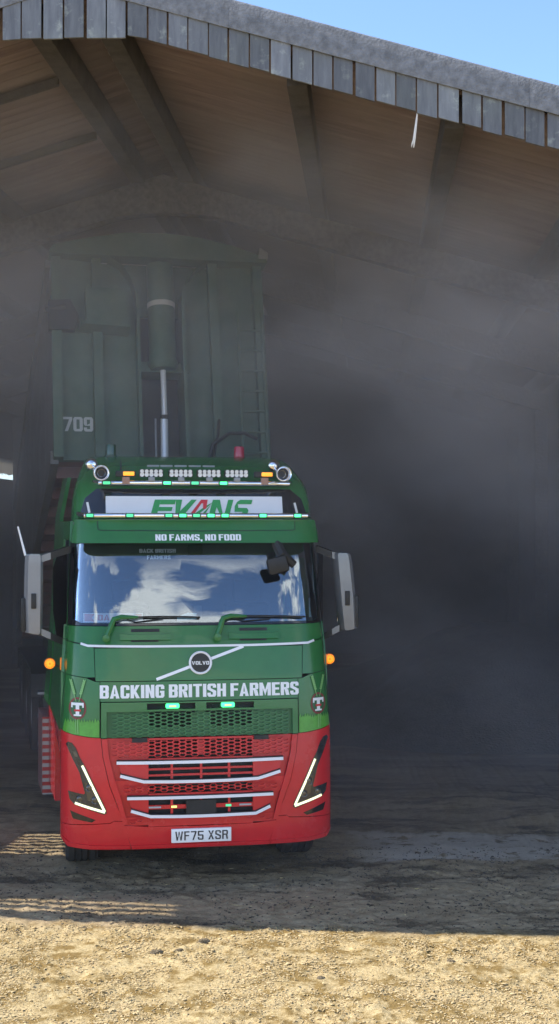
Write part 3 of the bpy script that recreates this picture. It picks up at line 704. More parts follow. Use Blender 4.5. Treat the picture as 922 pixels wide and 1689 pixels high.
for pts in ([(-.765, 1.069), (-.4, 1.064), (0, 1.062), (.4, 1.064), (.758, 1.069)], [(-.732, .952), (-.52, .897), (-.25, .890), (0, .888), (.25, .890), (.52, .897), (.729, .955)],
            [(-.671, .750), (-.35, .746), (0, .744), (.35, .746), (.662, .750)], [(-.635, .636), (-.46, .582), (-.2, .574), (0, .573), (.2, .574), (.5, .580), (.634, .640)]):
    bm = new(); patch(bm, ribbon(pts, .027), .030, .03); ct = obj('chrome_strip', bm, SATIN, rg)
    bm = new(); patch(bm, ribbon([(x, z + .018) for x, z in pts], .008), .026, .03); obj('strip_shade_line', bm, BLACK, ct)  # black line painted in as the shadow above each strip
bm = new(); patch(bm, rect(-.137, .135, .586, .716), .018, .03); obj('radar_cover', bm, BLACK, truck)
bm = new(); patch(bm, rect(-.272, -.222, .652, .668), .012, .02); obj('grille_light', bm, LED_Y, rg)
bm = new(); patch(bm, rect(.225, .275, .648, .666), .012, .02); obj('grille_light', bm, LED_GD, rg)
for x in (-.42, .405):
    bm = new(); patch(bm, rect(x - .055, x + .055, .652, .666), .008, .02); sb_ = obj('grille_badge', bm, GREYTXT, rg)
# number plate
bm = new(); b_ = bmesh.new(); box(b_, -.272, .274, -.022, .004, .335, .459, bev=.004); join(bm, b_); npl = obj('number_plate', bm, PLATE, truck)
signwriting('plate_characters', 'WF75 XSR', -.238, .242, .357, .437, INK, npl, surf=lambda x, z: -.022, proud=.003, w=.60, s=.15, b=.13, gap=.14, space=.36)

# ---- windscreen and surround
ws = [(-1.085, 2.315), (1.085, 2.315), (1.148, 2.345), (1.143, 2.7), (1.128, 3.04), (-1.128, 3.04), (-1.143, 2.7), (-1.148, 2.345)]
bm = new(); b_ = flat(ws); conform(b_, .0, .006)
join(bm, b_); screen = obj('windscreen', bm, WSCREEN, truck, ang=60)
bm = new()
for f in (lambda p: p, mirror): patch(bm, f([(-1.152, 2.345), (-1.147, 2.7), (-1.132, 3.045), (-1.178, 3.06), (-1.195, 2.7), (-1.205, 2.295), (-1.09, 2.293), (-1.09, 2.312)]), .01, .05)
patch(bm, rect(-1.089, 1.089, 2.294, 2.312), .01, .05); obj('screen_surround', bm, GLOSSBLK, truck)
bm = new(); patch(bm, [(1.052, 2.345), (1.125, 2.345), (1.13, 2.40), (1.128, 2.525), (1.06, 2.525)], -.012, .002); stk = obj('window_sticker', bm, CYAN, truck)
bm = new(); patch(bm, rect(1.068, 1.12, 2.485, 2.515), -.0085, .002); obj('sticker_band', bm, CARD, stk)
lettering('sticker_digits', '23', 1.075, 1.115, 2.45, 2.478, INK, stk, proud=-.0085, bold=.0)
signwriting('screen_slogan', 'BACK BRITISH', -.54, -.20, 2.955, 2.99, WHITE, truck, proud=-.012)
signwriting('screen_slogan', 'FARMERS', -.47, -.25, 2.895, 2.930, WHITE, truck, proud=-.012)
# wipers
for px0, pz0, ex0, ez0, tx, tz in ((-.858, 2.185, -.785, 2.355, .004, 2.363), (.158, 2.185, .215, 2.355, 1.0, 2.352)):
    bm = new()
    pth = [(px0, S(px0, pz0) - .03, pz0), ((px0 * .4 + ex0 * .6), S(ex0, 2.29) - .06, pz0 * .4 + ez0 * .6), (ex0, S(ex0, ez0) - .07, ez0), (ex0 + .07, S(ex0, ez0) - .055, ez0 + .02), (ex0 + .22, S(ex0 + .22, ez0 + .01) - .05, ez0 + .015)]
    tube(bm, pth, [.032, .027, .026, .022, .012], 8); lathe(bm, [(0, .0), (.034, 0), (.034, .05), (0, .055)], aim(pth[0], (0, -1, 0)), 16)
    wa = obj('wiper_arm', bm, GREEN, truck)
    bm = new(); tube(bm, [(ex0 + .2 + (tx - ex0 - .2) * k / 8, S(ex0 + .2 + (tx - ex0 - .2) * k / 8, tz) - .035, ez0 + .015 + (tz - ez0 - .015) * k / 8 + .006 * math.sin(k / 8 * math.pi)) for k in range(9)], .0085, 6)
    tube(bm, [(ex0 + .12, S(ex0 + .12, ez0) - .03, ez0 - .005), (ex0 + .2, S(ex0 + .2, ez0) - .025, ez0 - .03), (ex0 + .45, S(ex0 + .45, tz) - .03, tz - .008)], .005, 5)
    obj('wiper_blade', bm, BLACK, wa)

# ---- cab shell: sides, back, floor, inside
def side_wall(s):
    bm = new(); d = lambda x: s * x
    zs = [1.3, 1.8, 2.3]
    pr = [[(s * (W(z) - .0), .41 + PR(z), z), (s * (W(z) + .05), 1.2, z), (s * (W(z) + .115), 2.25, z), (s * (W(z) - .05), 2.25, z), (s * (W(z) - .05), .41 + PR(z), z)] for z in zs]
    loft(bm, pr); dr = obj('door', bm, GREEN, truck)
    bm = new()
    loft(bm, [[(s * (W(z)), .36 + PR(z), z), (s * (W(z)), .56 + PR(z) * .8, z), (s * (W(z) - .06), .56 + PR(z) * .8, z), (s * (W(z) - .10), .26 + PR(z), z)] for z in (2.301, 2.7, 3.06, 3.25)])
    loft(bm, [[(s * (W(z) + .055), 1.35, z), (s * (W(z) + .11), 2.25, z), (s * (W(z) - .06), 2.25, z), (s * (W(z) - .06), 1.35, z)] for z in (2.301, 2.7, 3.06, 3.25)])
    loft(bm, [[(s * W(z), .57 + .42 * .8, z), (s * (W(z) + .054), 1.349, z), (s * (W(z) - .06), 1.349, z), (s * (W(z) - .06), .57 + .42 * .8, z)] for z in (3.07, 3.25)])
    obj('cab_pillar', bm, GREEN, truck)
    bm = new(); loft(bm, [[(s * (W(z) - .01), .56 + PR(z) * .8, z), (s * (W(z) + .045), 1.349, z), (s * (W(z) + .037), 1.349, z), (s * (W(z) - .018), .56 + PR(z) * .8, z)] for z in (2.303, 2.7, 3.068)])
    obj('door_window', bm, SIDEGL, dr)
    bm = new(); box(bm, s * 1.275 - .012, s * 1.275 + .012, 1.12, 1.3, 1.62, 1.66, bev=.005); obj('door_handle', bm, BLACK, dr)
for s in (-1, 1): side_wall(s)
bm = new(); box(bm, -1.17, 1.17, 2.2, 2.26, .95, 3.24); box(bm, -1.19, 1.19, .5, 2.2, .92, 1.0); obj('cab_back', bm, GREEN, truck)
bm = new(); rings = []
for z, q in ((1.95, .1), (2.2, .06), (2.27, .10)):
    rings.append([(x, S(x, z) + q, z) for x in np.linspace(-1.12, 1.12, 17)] + [(1.12, .85 if z < 2.25 else .8, z), (-1.12, .85 if z < 2.25 else .8, z)])
loft(bm, rings); obj('dashboard', bm, DARK, truck)
for x in (-.62, .62):
    bm = new(); box(bm, x - .26, x + .26, 1.0, 1.5, 1.55, 1.72, bev=.05); box(bm, x - .24, x + .24, 1.42, 1.56, 1.72, 2.42, bev=.05); box(bm, x - .14, x + .14, 1.44, 1.54, 2.43, 2.66, bev=.04); obj('seat', bm, FABRIC, truck)
bm = new(); M = aim((-.62, .92, 2.30), (0, .55, .83))
loft(bm, [[tuple(M @ Vector(((.23 + .018 * math.cos(a)) * math.cos(b2), (.23 + .018 * math.cos(a)) * math.sin(b2), .018 * math.sin(a)))) for a in np.linspace(0, math.tau, 8, endpoint=False)] for b2 in np.linspace(0, math.tau, 29)], caps=False)
obj('steering_wheel', bm, BLACK, truck)
bm = new(); box(bm, -1.1, 1.1, .56, .60, 2.90, 3.2); box(bm, -1.15, 1.15, .46, 2.2, 3.2, 3.24); obj('headlining', bm, mat('headlining', (.10, .10, .10), .9), truck)
bm = new(); box(bm, -1.1, 1.1, 2.1, 2.19, 1.6, 2.95); obj('sleeper_curtain', bm, mat('curtain', (.05, .05, .055), .9), truck)
# camera unit in the corner of the screen, phone holder, windscreen tag
bm = new(); b_ = bmesh.new(); box(b_, -.10, .10, -.02, .02, -.08, .08, bev=.03); join(bm, b_, Matrix.Translation((.735, S(.735, 2.83) - .17, 2.84)) @ Matrix.Rotation(R(-14), 4, 'Y'))
tube(bm, [(.74, S(.7, 3.0) - .12, 3.04), (.78, S(.7, 2.93) - .16, 2.94), (.90, S(.9, 2.86) - .14, 2.84)], [.05, .055, .04], 8); obj('front_mirror', bm, BLACK, truck)
bm = new(); box(bm, -.085, .06, S(0, 2.97) + .03, S(0, 2.97) + .08, 2.935, 3.035, bev=.01); obj('sensor_housing', bm, BLACK, truck)
phone = bmesh.new(); box(phone, -.035, .035, .30, .315, 2.335, 2.46, bev=.008); tube(phone, [(0, .33, 2.272), (0, .33, 2.35)], .016, 8)
ph = obj('phone_holder', phone, mat('grey_plastic', (.10, .10, .10), .5)); ph.location = truck.location; ph.rotation_euler = truck.rotation_euler
tag(ph, 'grey phone holder standing on the dashboard behind the windscreen', 'phone holder')
cardr = thing('name_card', 'white name card with pink lettering propped inside the windscreen', 'name card', truck.location, R(9.3))
ci = lambda x, z: S(x, z) + .06
bm = new(); patch(bm, rect(-1.06, -.515, 2.318, 2.402), .0, .004, surf=ci); obj('card', bm, CARD, cardr)
bm = new(); patch(bm, [(-1.05, 2.326), (-.96, 2.326), (-.98, 2.36), (-.96, 2.394), (-1.05, 2.394)], .004, .003, surf=ci); patch(bm, [(-.60, 2.394), (-.525, 2.394), (-.525, 2.36)], .004, .003, surf=ci); obj('card_graphic', bm, PINK, cardr)
signwriting('card_lettering', 'DA', -.93, -.82, 2.335, 2.388, PINK, cardr, proud=.004, surf=ci)
bm = new(); patch(bm, [(-.2, 2.322), (-.02, 2.34), (-.02, 2.395), (-.1, 2.40), (-.2, 2.36)], .0, .003, surf=ci); o = obj('folded_paper', bm, CYAN); o.location = truck.location; o.rotation_euler = truck.rotation_euler
tag(o, 'pale blue folded paper lying on the dashboard behind the wiper', 'paper')

# ---- visor
def V_(x, z): return .24 + .10 * (z - 3.05) / .2 + .42 * (1 - (1 - min(abs(x) / 1.185, .9995) ** 5) ** .2)
bm = new(); patch(bm, [(-1.17, 3.048), (1.17, 3.048), (1.165, 3.15), (1.14, 3.262), (-1.14, 3.262), (-1.165, 3.15)], 0, .03, surf=V_)
rings = []
for k, x in enumerate(np.linspace(-1.13, 1.13, 31)): rings.append([(x, V_(x, 3.258), 3.257), (x, V_(x, 3.258), 3.265), (x, .75, 3.29), (x, .75, 3.27)])
loft(bm, rings)
vis = obj('sun_visor', bm, GREEN, truck)
bm = new(); patch(bm, ribbon([(-.93, 3.255), (-.925, 3.175), (-.90, 3.165), (0, 3.160), (.90, 3.165), (.925, 3.175), (.93, 3.255)], .006), .003, .004, surf=V_); obj('visor_seam', bm, BLACK, vis)
signwriting('visor_slogan', 'NO FARMS, NO FOOD', -.40, .40, 3.070, 3.128, WHITE, vis, surf=V_)

# ---- roof cap
def ring(z, wd, yf, yb=2.25, b_=.45, n=4.5):
    xs = [-1, -.995, -.97, -.93, -.86, -.75, -.6, -.4, -.2, 0, .2, .4, .6, .75, .86, .93, .97, .995, 1]
    return [(x * wd, yf + b_ * (1 - (1 - min(abs(x), .9995) ** n) ** (1 / n)), z) for x in xs] + [(wd, yb, z), (-wd, yb, z)]
bm = new(); loft(bm, [ring(3.25, 1.16, .46), ring(3.29, 1.165, .50), ring(3.45, 1.155, .555), ring(3.58, 1.135, .62), ring(3.66, 1.11, .74), ring(3.74, 1.08, .90), ring(3.82, 1.05, 1.10), ring(3.88, 1.02, 1.30), ring(3.915, .97, 1.55), ring(3.925, .88, 1.75)])
roof = obj('cab_roof', bm, GREEN, truck, ang=50)
def RS(x, z):
    pts = [(3.25, 1.16, .46), (3.29, 1.165, .50), (3.45, 1.155, .555), (3.58, 1.135, .62), (3.66, 1.11, .74), (3.74, 1.08, .90), (3.82, 1.05, 1.10), (3.88, 1.02, 1.30)]
    z = min(max(z, 3.25), 3.88)
    for (a, wa_, ya), (c, wc, yc) in zip(pts, pts[1:]):
        if z <= c:
            k = (z - a) / (c - a); wd = wa_ + (wc - wa_) * k; y = ya + (yc - ya) * k; break
    return y + .45 * (1 - (1 - min(abs(x) / wd, .9995) ** 4.5) ** (1 / 4.5))
bm = new(); patch(bm, [(-1.10, 3.285), (1.10, 3.285), (1.04, 3.47), (.93, 3.56), (-.93, 3.56), (-1.04, 3.47)], .012, .03, surf=RS); hb = obj('roof_band', bm, GLOSSBLK, truck)
fl = lambda x, z: RS(0, 3.4) + .30 * (z - 3.4) - .05
bm = new(); patch(bm, rect(-.85, .83, 3.28, 3.487), .0, .03, surf=fl); sg = obj('sign_panel', bm, PANELW, truck)
# sign lettering, its lower edge cut off by the bar
def poly_letters():
    x0 = -.43; h0, h1 = 3.285, 3.455; sh = .30
    P = lambda x, z: (-.44 + (x + .475) * .835 + sh * (z - h0), z)
    G = [
        [P(-.475, h0), P(-.405, h0), P(-.405, h1), P(-.475, h1)], [P(-.404, h1 - .045), P(-.235, h1 - .045), P(-.235, h1), P(-.404, h1)], [P(-.404, h0 + .062), P(-.25, h0 + .062), P(-.25, h0 + .10), P(-.404, h0 + .10)],
        [P(-.235, h1), P(-.165, h1), P(-.155, h0 + .06), P(-.06, h1), P(.0, h1), P(-.115, h0), P(-.19, h0)],
        [P(.185, h0), P(.25, h0), P(.25, h1), P(.185, h1)], [P(.2505, h1), P(.265, h1), P(.36, h0), P(.335, h0), P(.2505, h1 - .07)], [P(.361, h0), P(.42, h0), P(.42, h1), P(.361, h1)],
        [P(.485, h1 - .042), P(.64, h1 - .042), P(.64, h1), P(.50, h1), P(.47, h1 - .02), P(.455, h1 - .06), P(.47, h0 + .055), P(.56, h0 + .055), P(.56, h0 + .03), P(.45, h0 + .03), P(.45, h0), P(.60, h0), P(.62, h0 + .02), P(.625, h0 + .07), P(.60, h0 + .092), P(.50, h0 + .094)],
    ]
    Rr = [[P(-.05, h0), P(.0, h0), P(.065, h1 - .035), P(.085, h1 - .035), P(.10, h0 + .08), P(.135, h0 + .085), P(.125, h1), P(.05, h1)]]
    return G, Rr
G, Rr = poly_letters()
bm = new()
for p in G: patch(bm, p, .006, .004, surf=fl)
patch(bm, [(-.02, 3.285), (.12, 3.395), (.16, 3.43), (.10, 3.40), (-.035, 3.31)], .006, .004, surf=fl); patch(bm, [(.02, 3.285), (.06, 3.285), (.14, 3.405)], .006, .004, surf=fl)
obj('sign_lettering', bm, LGREEN, sg)
bm = new()
for p in Rr: patch(bm, p, .009, .004, surf=fl)
obj('sign_chevron', bm, LRED, sg)
for x in (-1.0, .985):
    bm = new(); b2 = ribbon([(x, 3.33), (x - .02 * (1 if x < 0 else 1), 3.43)], .022); patch(bm, b2, .022, .015, surf=RS); obj('position_light', bm, SPOTL, truck)
# ---- light bars
def barpath(z, y, wx, back):
    return [(-wx, y + back, z + .02), (-wx + .015, y + back * .5, z + .008), (-wx + .06, y + .07, z)] + [(x, y + .10 * (x / wx) ** 4, z) for x in np.linspace(-wx + .16, wx - .16, 15)] + [(wx - .06, y + .07, z), (wx - .015, y + back * .5, z + .008), (wx, y + back, z + .02)]
bm = new(); tube(bm, barpath(3.302, .30, 1.10, .34), .024, 12); bar1 = obj('light_bar', bm, CHROME, truck)
def bary(x, wx, y): return y + .10 * (x / wx) ** 4
for px in (-1.0, -.635, -.275, -.145, -.017, .118, .25, .61, .95):
    bm = new(); box(bm, px - .042, px + .042, bary(px, 1.1, .30) - .040, bary(px, 1.1, .30) + .01, 3.281, 3.325, bev=.012); mk = obj('marker_housing', bm, BLACK, bar1)
    bm = new(); box(bm, px - .032, px + .032, bary(px, 1.1, .30) - .046, bary(px, 1.1, .30) - .030, 3.288, 3.318, bev=.006); obj('marker_light', bm, random.choice((LED_GD, LED_GD, LED_G)), mk)
bm = new(); tube(bm, barpath(3.612, .52, .96, .40), .024, 12); bar2 = obj('light_bar', bm, CHROME, truck)
for px in (-.84, -.275, -.01, .262):
    y = bary(px, .96, .52)
    bm = new(); box(bm, px - .046, px + .046, y - .040, y + .01, 3.590, 3.634, bev=.012); mk = obj('marker_housing', bm, BLACK, bar2)
    bm = new(); box(bm, px - .035, px + .035, y - .046, y - .030, 3.597, 3.627, bev=.006); obj('marker_light', bm, random.choice((LED_GD, LED_G)), mk)
for px in (-.42, -.14, .13, .395):
    y = bary(px, .96, .52)
    bm = new(); box(bm, px - .03, px + .03, y - .032, y + .03, 3.622, 3.668, bev=.004); obj('bracket', bm, SILVER, bar2)
    bm = new(); box(bm, px - .115, px + .115, y + .02, y + .09, 3.672, 3.742, bev=.008); sp_ = obj('spot_lamp', bm, BLACK, truck)
    for k in range(5):
        bm = new(); xx = px - .088 + .044 * k
        lathe(bm, [(.0, .004), (.019, .0), (.0215, .012), (.020, .016), (0, .010)], aim((xx, y + .020, 3.692), (0, -1, -.05)), 14)
        lathe(bm, [(.0, .004), (.016, .0), (.0185, .010), (.016, .014), (0, .009)], aim((xx, y + .020, 3.724), (0, -1, -.05)), 14); obj('lamp_lens', bm, SPOTL, sp_)
for px, s in ((-.66, -1), (.665, 1)):
    y = bary(px, .96, .52)
    bm = new(); box(bm, px - .035, px + .035, y - .032, y + .03, 3.60, 3.668, bev=.004); obj('bracket', bm, mat('copper_bracket', (.36, .2, .15), .5), bar2)
    bm = new(); box(bm, px - .095, px + .095, y + .02, y + .08, 3.672, 3.728, bev=.01); bk = obj('warning_lamp', bm, BLACK, truck)
    bm = new(); q = px + .03; box(bm, q - .055, q + .05, y + .006, y + .03, 3.682, 3.720, bev=.005); obj('amber_lens', bm, LED_AH, bk)
# row of small roof lamps, beacons, aerial
bm = new()
for k, x in enumerate((-.37, -.24, -.10, .04, .18)): box(bm, x - .06, x + .06, RS(x, 3.80) - .03, RS(x, 3.80) + .03, 3.782, 3.806, bev=.004)
obj('roof_lamp_strip', bm, SILVER, roof)
for x, m, z1 in ((-.762, GRNLENS, 4.03), (.565, REDLENS, 4.02)):
    bm = new(); lathe(bm, [(0, 0), (.062, 0), (.064, .02), (.056, .03), (.054, .12), (.048, .135), (0, .14)], Matrix.Translation((x, 1.65, z1 - .125)), 22); bc_ = obj('beacon', bm, m, truck)
    bm = new(); lathe(bm, [(0, -.02), (.07, -.02), (.07, .012), (0, .012)], Matrix.Translation((x, 1.65, z1 - .125)), 22); obj('beacon_base', bm, BLACK, bc_)
bm = new(); tube(bm, [(-.69, .95, 3.68), (-.69, .95, 3.73), (-.69, .96, 3.85)], [.02, .010, .006], 8); obj('aerial', bm, BLACK, truck)
# air horns
for s, x in ((-1, -.895), (1, .83)):
    bm = new(); M = aim((x, .40, 3.70), (s * .05, -1, -.02))
    lathe(bm, [(.0, -.10), (.028, -.10), (.030, -.42), (.036, -.30), (.042, -.12), (.055, -.04), (.070, -.005), (.076, .0), (.074, .008), (.066, .002), (.050, -.035), (.036, -.09), (0, -.10)], M, 30); hn = obj('air_horn', bm, CHROME, truck)
    bm = new(); lathe(bm, [(0, -.088), (.034, -.088), (0, -.086)], M, 20); obj('horn_throat', bm, BLACK, hn)
    bm = new(); M2 = aim((x - .085 if s < 0 else x - .06, .62, 3.79), (s * .1, -1, .1)); lathe(bm, [(.03, -.30), (.034, -.1), (.045, -.03), (.058, .0), (.055, .01), (.03, .03), (0, .035)], M2, 24); tube(bm, [(x, .70, 3.70), (x - .03, .66, 3.74), (x - .07 if s < 0 else x - .05, .70, 3.78)], .022, 8); obj('horn_dome', bm, CHROME, hn)

# ---- mirrors, side lamps
def mirror_arm(s):
    X = lambda a: s * (a if s < 0 or a < 1.3 else a - .055)
    bm = new(); rings = []
    for z, xa, xb in ((2.20, 1.445, 1.56), (2.215, 1.435, 1.606), (2.5, 1.43, 1.618), (2.84, 1.43, 1.612), (2.93, 1.43, 1.606), (2.945, 1.44, 1.59)):
        ln = .03 * (2.55 - z) / .35 if s > 0 else .0
        xa += ln; xb += ln - .015
        rings.append([(X(xa), .50, z), (X(xa + .02), .43, z), (X(xb - .035), .455, z), (X(xb), .50, z), (X(xb - .01), .62, z), (X(xa), .64, z)])
    loft(bm, rings); mh = obj('mirror_housing', bm, SILVER, truck)
    bm = new(); box(bm, min(X(1.45), X(1.59)), max(X(1.45), X(1.59)), .63, .652, 2.26, 2.88, bev=.01); obj('mirror_glass', bm, CHROME, mh)
    if s < 0: bm = new(); tube(bm, [(X(1.59), .52, 2.93), (X(1.66), .52, 3.20)], [.012, .008], 8); obj('mirror_aerial', bm, WHITE, mh)  # rod coloured white to show sunlight catching it
    bm = new(); box(bm, min(X(1.49), X(1.535)), max(X(1.49), X(1.535)), .424, .45, 2.44, 2.58, bev=.006); obj('camera_slot', bm, BLACK, mh)
    bm = new(); box(bm, min(X(1.585), X(1.635)), max(X(1.585), X(1.635)), .47, .60, 2.22, 2.54, bev=.02); obj('kerb_mirror', bm, BLACK, mh)
    for (z0, z1) in ((2.985, 2.90), (2.09, 2.22)):
        bm = new()
        a, c = Vector((X(1.19), .62, z0)), Vector((X(1.46), .53, z1)); d = (c - a).normalized(); u = Vector((0, 0, 1)); sd = d.cross(u).normalized() * .05; uu = u * .032
        loft(bm, [[p + sd + uu, p - sd + uu, p - sd - uu, p + sd - uu] for p in (a, a + (c - a) * .68)], mi=0)
        loft(bm, [[p + sd * .8 + uu, p - sd * 1.2 + uu, p - sd * 1.2 - uu, p + sd * .8 - uu] for p in (a + (c - a) * .69, c)], mi=1)
        obj('mirror_arm', bm, [BLACK, SILVER], mh)
    bm = new(); loft(bm, [[(X(1.21), .66, z), (X(q), .80, z), (X(q - .01), .82, z), (X(1.21), .68, z)] for z, q in ((2.12, 1.30), (2.4, 1.34), (2.8, 1.34), (2.96, 1.29))]); obj('wind_deflector', bm, GLOSSBLK, truck)
    bm = new(); M = aim((X(1.365), .58, 1.915), (0, -1, 0)); lathe(bm, [(0, -.02), (.05, -.02), (.052, .0), (.046, .010), (0, .014)], M, 28); sl_ = obj('side_marker', bm, LED_A, truck)
    bm = new()
    for k in range(14):
        a = k * math.tau / 14; tube(bm, [M @ Vector((.012 * math.cos(a), .012 * math.sin(a), .018)), M @ Vector((.044 * math.cos(a), .044 * math.sin(a), .013))], .0042, 5)
    obj('marker_leds', bm, LED_AH, sl_)
    bm = new(); tube(bm, [(X(1.255), .60, 1.87), (X(1.32), .60, 1.90), (X(1.365), .605, 1.915)], .010, 6); lathe(bm, [(0, -.035), (.056, -.035), (.056, -.018), (0, -.018)], M, 28); obj('marker_stalk', bm, BLACK, sl_)
    bm = new(); box(bm, min(X(1.248), X(1.272)), max(X(1.248), X(1.272)), .50, .60, 1.86, 1.97, bev=.008); obj('indicator', bm, LED_A, truck)
    # air deflector behind the cab, tank skirt with striped marking
    bm = new(); loft(bm, [[(X(a_), 2.27, z), (X(a_ + .05), 2.85, z), (X(a_ + .02), 2.86, z), (X(a_ - .04), 2.28, z)] for z, a_ in ((1.3, 1.40), (2.3, 1.33), (3.3, 1.28), (3.72, 1.20))]); obj('air_deflector', bm, GREEN, truck)
    bm = new(); loft(bm, [[(X(1.47), 2.92, z), (X(1.53), 3.7, z), (X(1.35), 3.7, z), (X(1.30), 2.92, z)] for z in (.22, .95, 1.08)]); obj('tank_skirt', bm, STRIPE, truck)
    for z in (.62, .95, 1.22):
        bm = new(); box(bm, min(X(1.40), X(1.54)), max(X(1.40), X(1.54)), 3.75, 3.95, z, z + .03, bev=.006); obj('cab_step', bm, SILVER, truck)
STRIPE = bpy.data.materials.new('striped_marking'); STRIPE.use_nodes = True; t = STRIPE.node_tree; b = t.nodes['Principled BSDF']; b.inputs['Roughness'].default_value = .35
tcg = t.nodes.new('ShaderNodeTexCoord'); mpn = t.nodes.new('ShaderNodeMapping'); mpn.inputs['Rotation'].default_value = (R(40), 0, 0); t.links.new(tcg.outputs['Object'], mpn.inputs[0])
wv = t.nodes.new('ShaderNodeTexWave'); wv.bands_direction = 'Z'; wv.inputs['Scale'].default_value = 5; t.links.new(mpn.outputs[0], wv.inputs['Vector'])
cr = t.nodes.new('ShaderNodeValToRGB'); cr.color_ramp.interpolation = 'CONSTANT'; cr.color_ramp.elements[0].color = (.36, .015, .015, 1); cr.color_ramp.elements[1].color = (.38, .37, .35, 1); cr.color_ramp.elements[1].position = .5
t.links.new(wv.outputs[0], cr.inputs[0]); t.links.new(cr.outputs[0], b.inputs['Base Color'])
for s in (-1, 1): mirror_arm(s)
# skirts below the doors
for s in (-1, 1):
    bm = new(); loft(bm, [[(s * 1.265, .405, z), (s * 1.268, .62, z), (s * 1.2, .62, z), (s * 1.2, .405, z)] for z in (.36, .6, .95)]); obj('arch_panel', bm, RED, truck)
    bm = new(); arc = [(1.24 + .62 * math.cos(a), .42 + .60 * math.sin(a)) for a in np.linspace(R(165), R(5), 16)]
    loft(bm, [[(s * .85, y, z), (s * 1.262, y, z), (s * 1.262, 1.24 + (y - 1.24) * 1.06, .42 + (z - .42) * 1.06), (s * .85, 1.24 + (y - 1.24) * 1.06, .42 + (z - .42) * 1.06)] for y, z in arc]); obj('wheel_arch', bm, BLACK, truck)
    bm = new(); loft(bm, [[(s * 1.325, 1.88, z), (s * 1.40, 2.9, z), (s * 1.3, 2.9, z), (s * 1.25, 1.88, z)] for z in (.36, .94, 1.29)]); obj('arch_panel', bm, RED, truck)
    bm = new(); loft(bm, [[(s * 1.268, .405, z), (s * (1.30), 1.2, z), (s * 1.37, 2.25, z), (s * 1.3, 2.25, z), (s * 1.2, .405, z)] for z in (1.10, 1.298)]); obj('sill_panel', bm, RED, truck)
def wheel(parent, x, y, z, r, wd, s, name='wheel'):
    M = Matrix.Translation((x, y, z)) @ Matrix.Rotation(R(90) * s, 4, 'Y')
    bm = new(); h = wd / 2
    lathe(bm, [(r * .56, -h * .8), (r * .8, -h), (r * .96, -h * .95), (r, -h * .78), (r, -h * .45), (r * .975, -h * .42), (r * .975, -h * .36), (r, -h * .33), (r, -h * .03), (r * .975, 0), (r, h * .03), (r, h * .33), (r * .975, h * .36), (r * .975, h * .42), (r, h * .45), (r, h * .78), (r * .96, h * .95), (r * .8, h), (r * .56, h * .8)], M, 48)
    ty = obj(name, bm, RUBBER, parent)
    bm = new(); lathe(bm, [(r * .57, h * .8), (r * .54, h * .84), (r * .5, h * .6), (r * .42, h * .5), (r * .24, h * .55), (r * .20, h * .85), (0, h * .88)], M, 40)
    for k in range(10):
        a = k * math.tau / 10; lathe(bm, [(0, h * .62), (.016, h * .62), (.016, h * .45), (0, h * .45)], M @ Matrix.Translation((r * .34 * math.cos(a), r * .34 * math.sin(a), 0)), 8)
    obj('rim', bm, RIM, ty)
for s in (-1, 1): wheel(truck, s * 1.06, 1.27, .42, .52, .32, s)
for s in (-1, 1): wheel(truck, s * 1.0, 4.9, .42, .52, .34, s)
bm = new()
for s in (-1, 1): box(bm, s * .42 - .05, s * .42 + .05, .6, 6.0, .62, .88)
box(bm, -.9, .9, 1.2, 1.34, .36, .48); box(bm, -.85, .85, 4.8, 5.0, .34, .5); box(bm, -1.0, 1.0, .35, .5, .42, .56); obj('chassis', bm, BLACK, truck)
bm = new(); box(bm, -.5, .5, 4.1, 5.0, .9, 1.1, bev=.03); obj('fifth_wheel', bm, BLACK, truck)

# ------------------------------------------------------------------ tipping trailer
tr = thing('tipping_trailer', 'green bulk tipping trailer raised on its ram behind the cab', 'trailer', (-1.35, 15.25, 0), R(14))
TB = Matrix.Translation((0, 0, 4.0)) @ Matrix.Rotation(R(-18), 4, 'X')
LEAN = math.tan(R(6))
def HB(u, w_, d=0): return TB @ Vector((u, -LEAN * w_ + d, w_))
def hpoly(bm, poly, d0, d1, mi=0):
    b_ = bmesh.new(); f = [b_.verts.new(HB(u, w_, d0)) for u, w_ in poly]; g = [b_.verts.new(HB(u, w_, d1)) for u, w_ in poly]
    b_.faces.new(f); b_.faces.new(g[::-1])
    for k in range(len(poly)): b_.faces.new((f[k], f[(k + 1) % len(poly)], g[(k + 1) % len(poly)], g[k]))
    b_.normal_update(); bmesh.ops.triangulate(b_, faces=[q for q in b_.faces if len(q.verts) > 4], ngon_method='EAR_CLIP'); join(bm, b_, None, mi)
arcl = [(-.25, 1.75), (-.26, 1.95), (-.32, 2.12), (-.42, 2.25), (-.56, 2.34)]
bm = new()
left = [(-1.25, -.05), (-.25, -.05)] + arcl + [(-1.25, 2.40)]
hpoly(bm, left, 0, .06); hpoly(bm, [(-u, w_) for u, w_ in left][::-1], 0, .06)
hpoly(bm, [(-.56, 2.34), (-.42, 2.25), (-.32, 2.12), (-.26, 1.95), (-.25, 1.75), (.25, 1.75), (.26, 1.95), (.32, 2.12), (.42, 2.25), (.56, 2.34), (.56, 2.40), (-.56, 2.40)], .10, .14)
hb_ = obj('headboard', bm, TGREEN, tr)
bm = new(); hpoly(bm, [(-.30, -.05), (.30, -.05), (.30, 2.3), (-.30, 2.3)], .32, .35); obj('ram_recess', bm, BLACK, hb_)  # back of the recess coloured black to deepen its shade
for u in (-.735, .655, -1.205, 1.205):
    bm = new(); hpoly(bm, [(u - .055, -.05), (u + .055, -.05), (u + .055, 2.36), (u - .055, 2.36)], -.11, .0); obj('rib', bm, TGREEN, hb_)
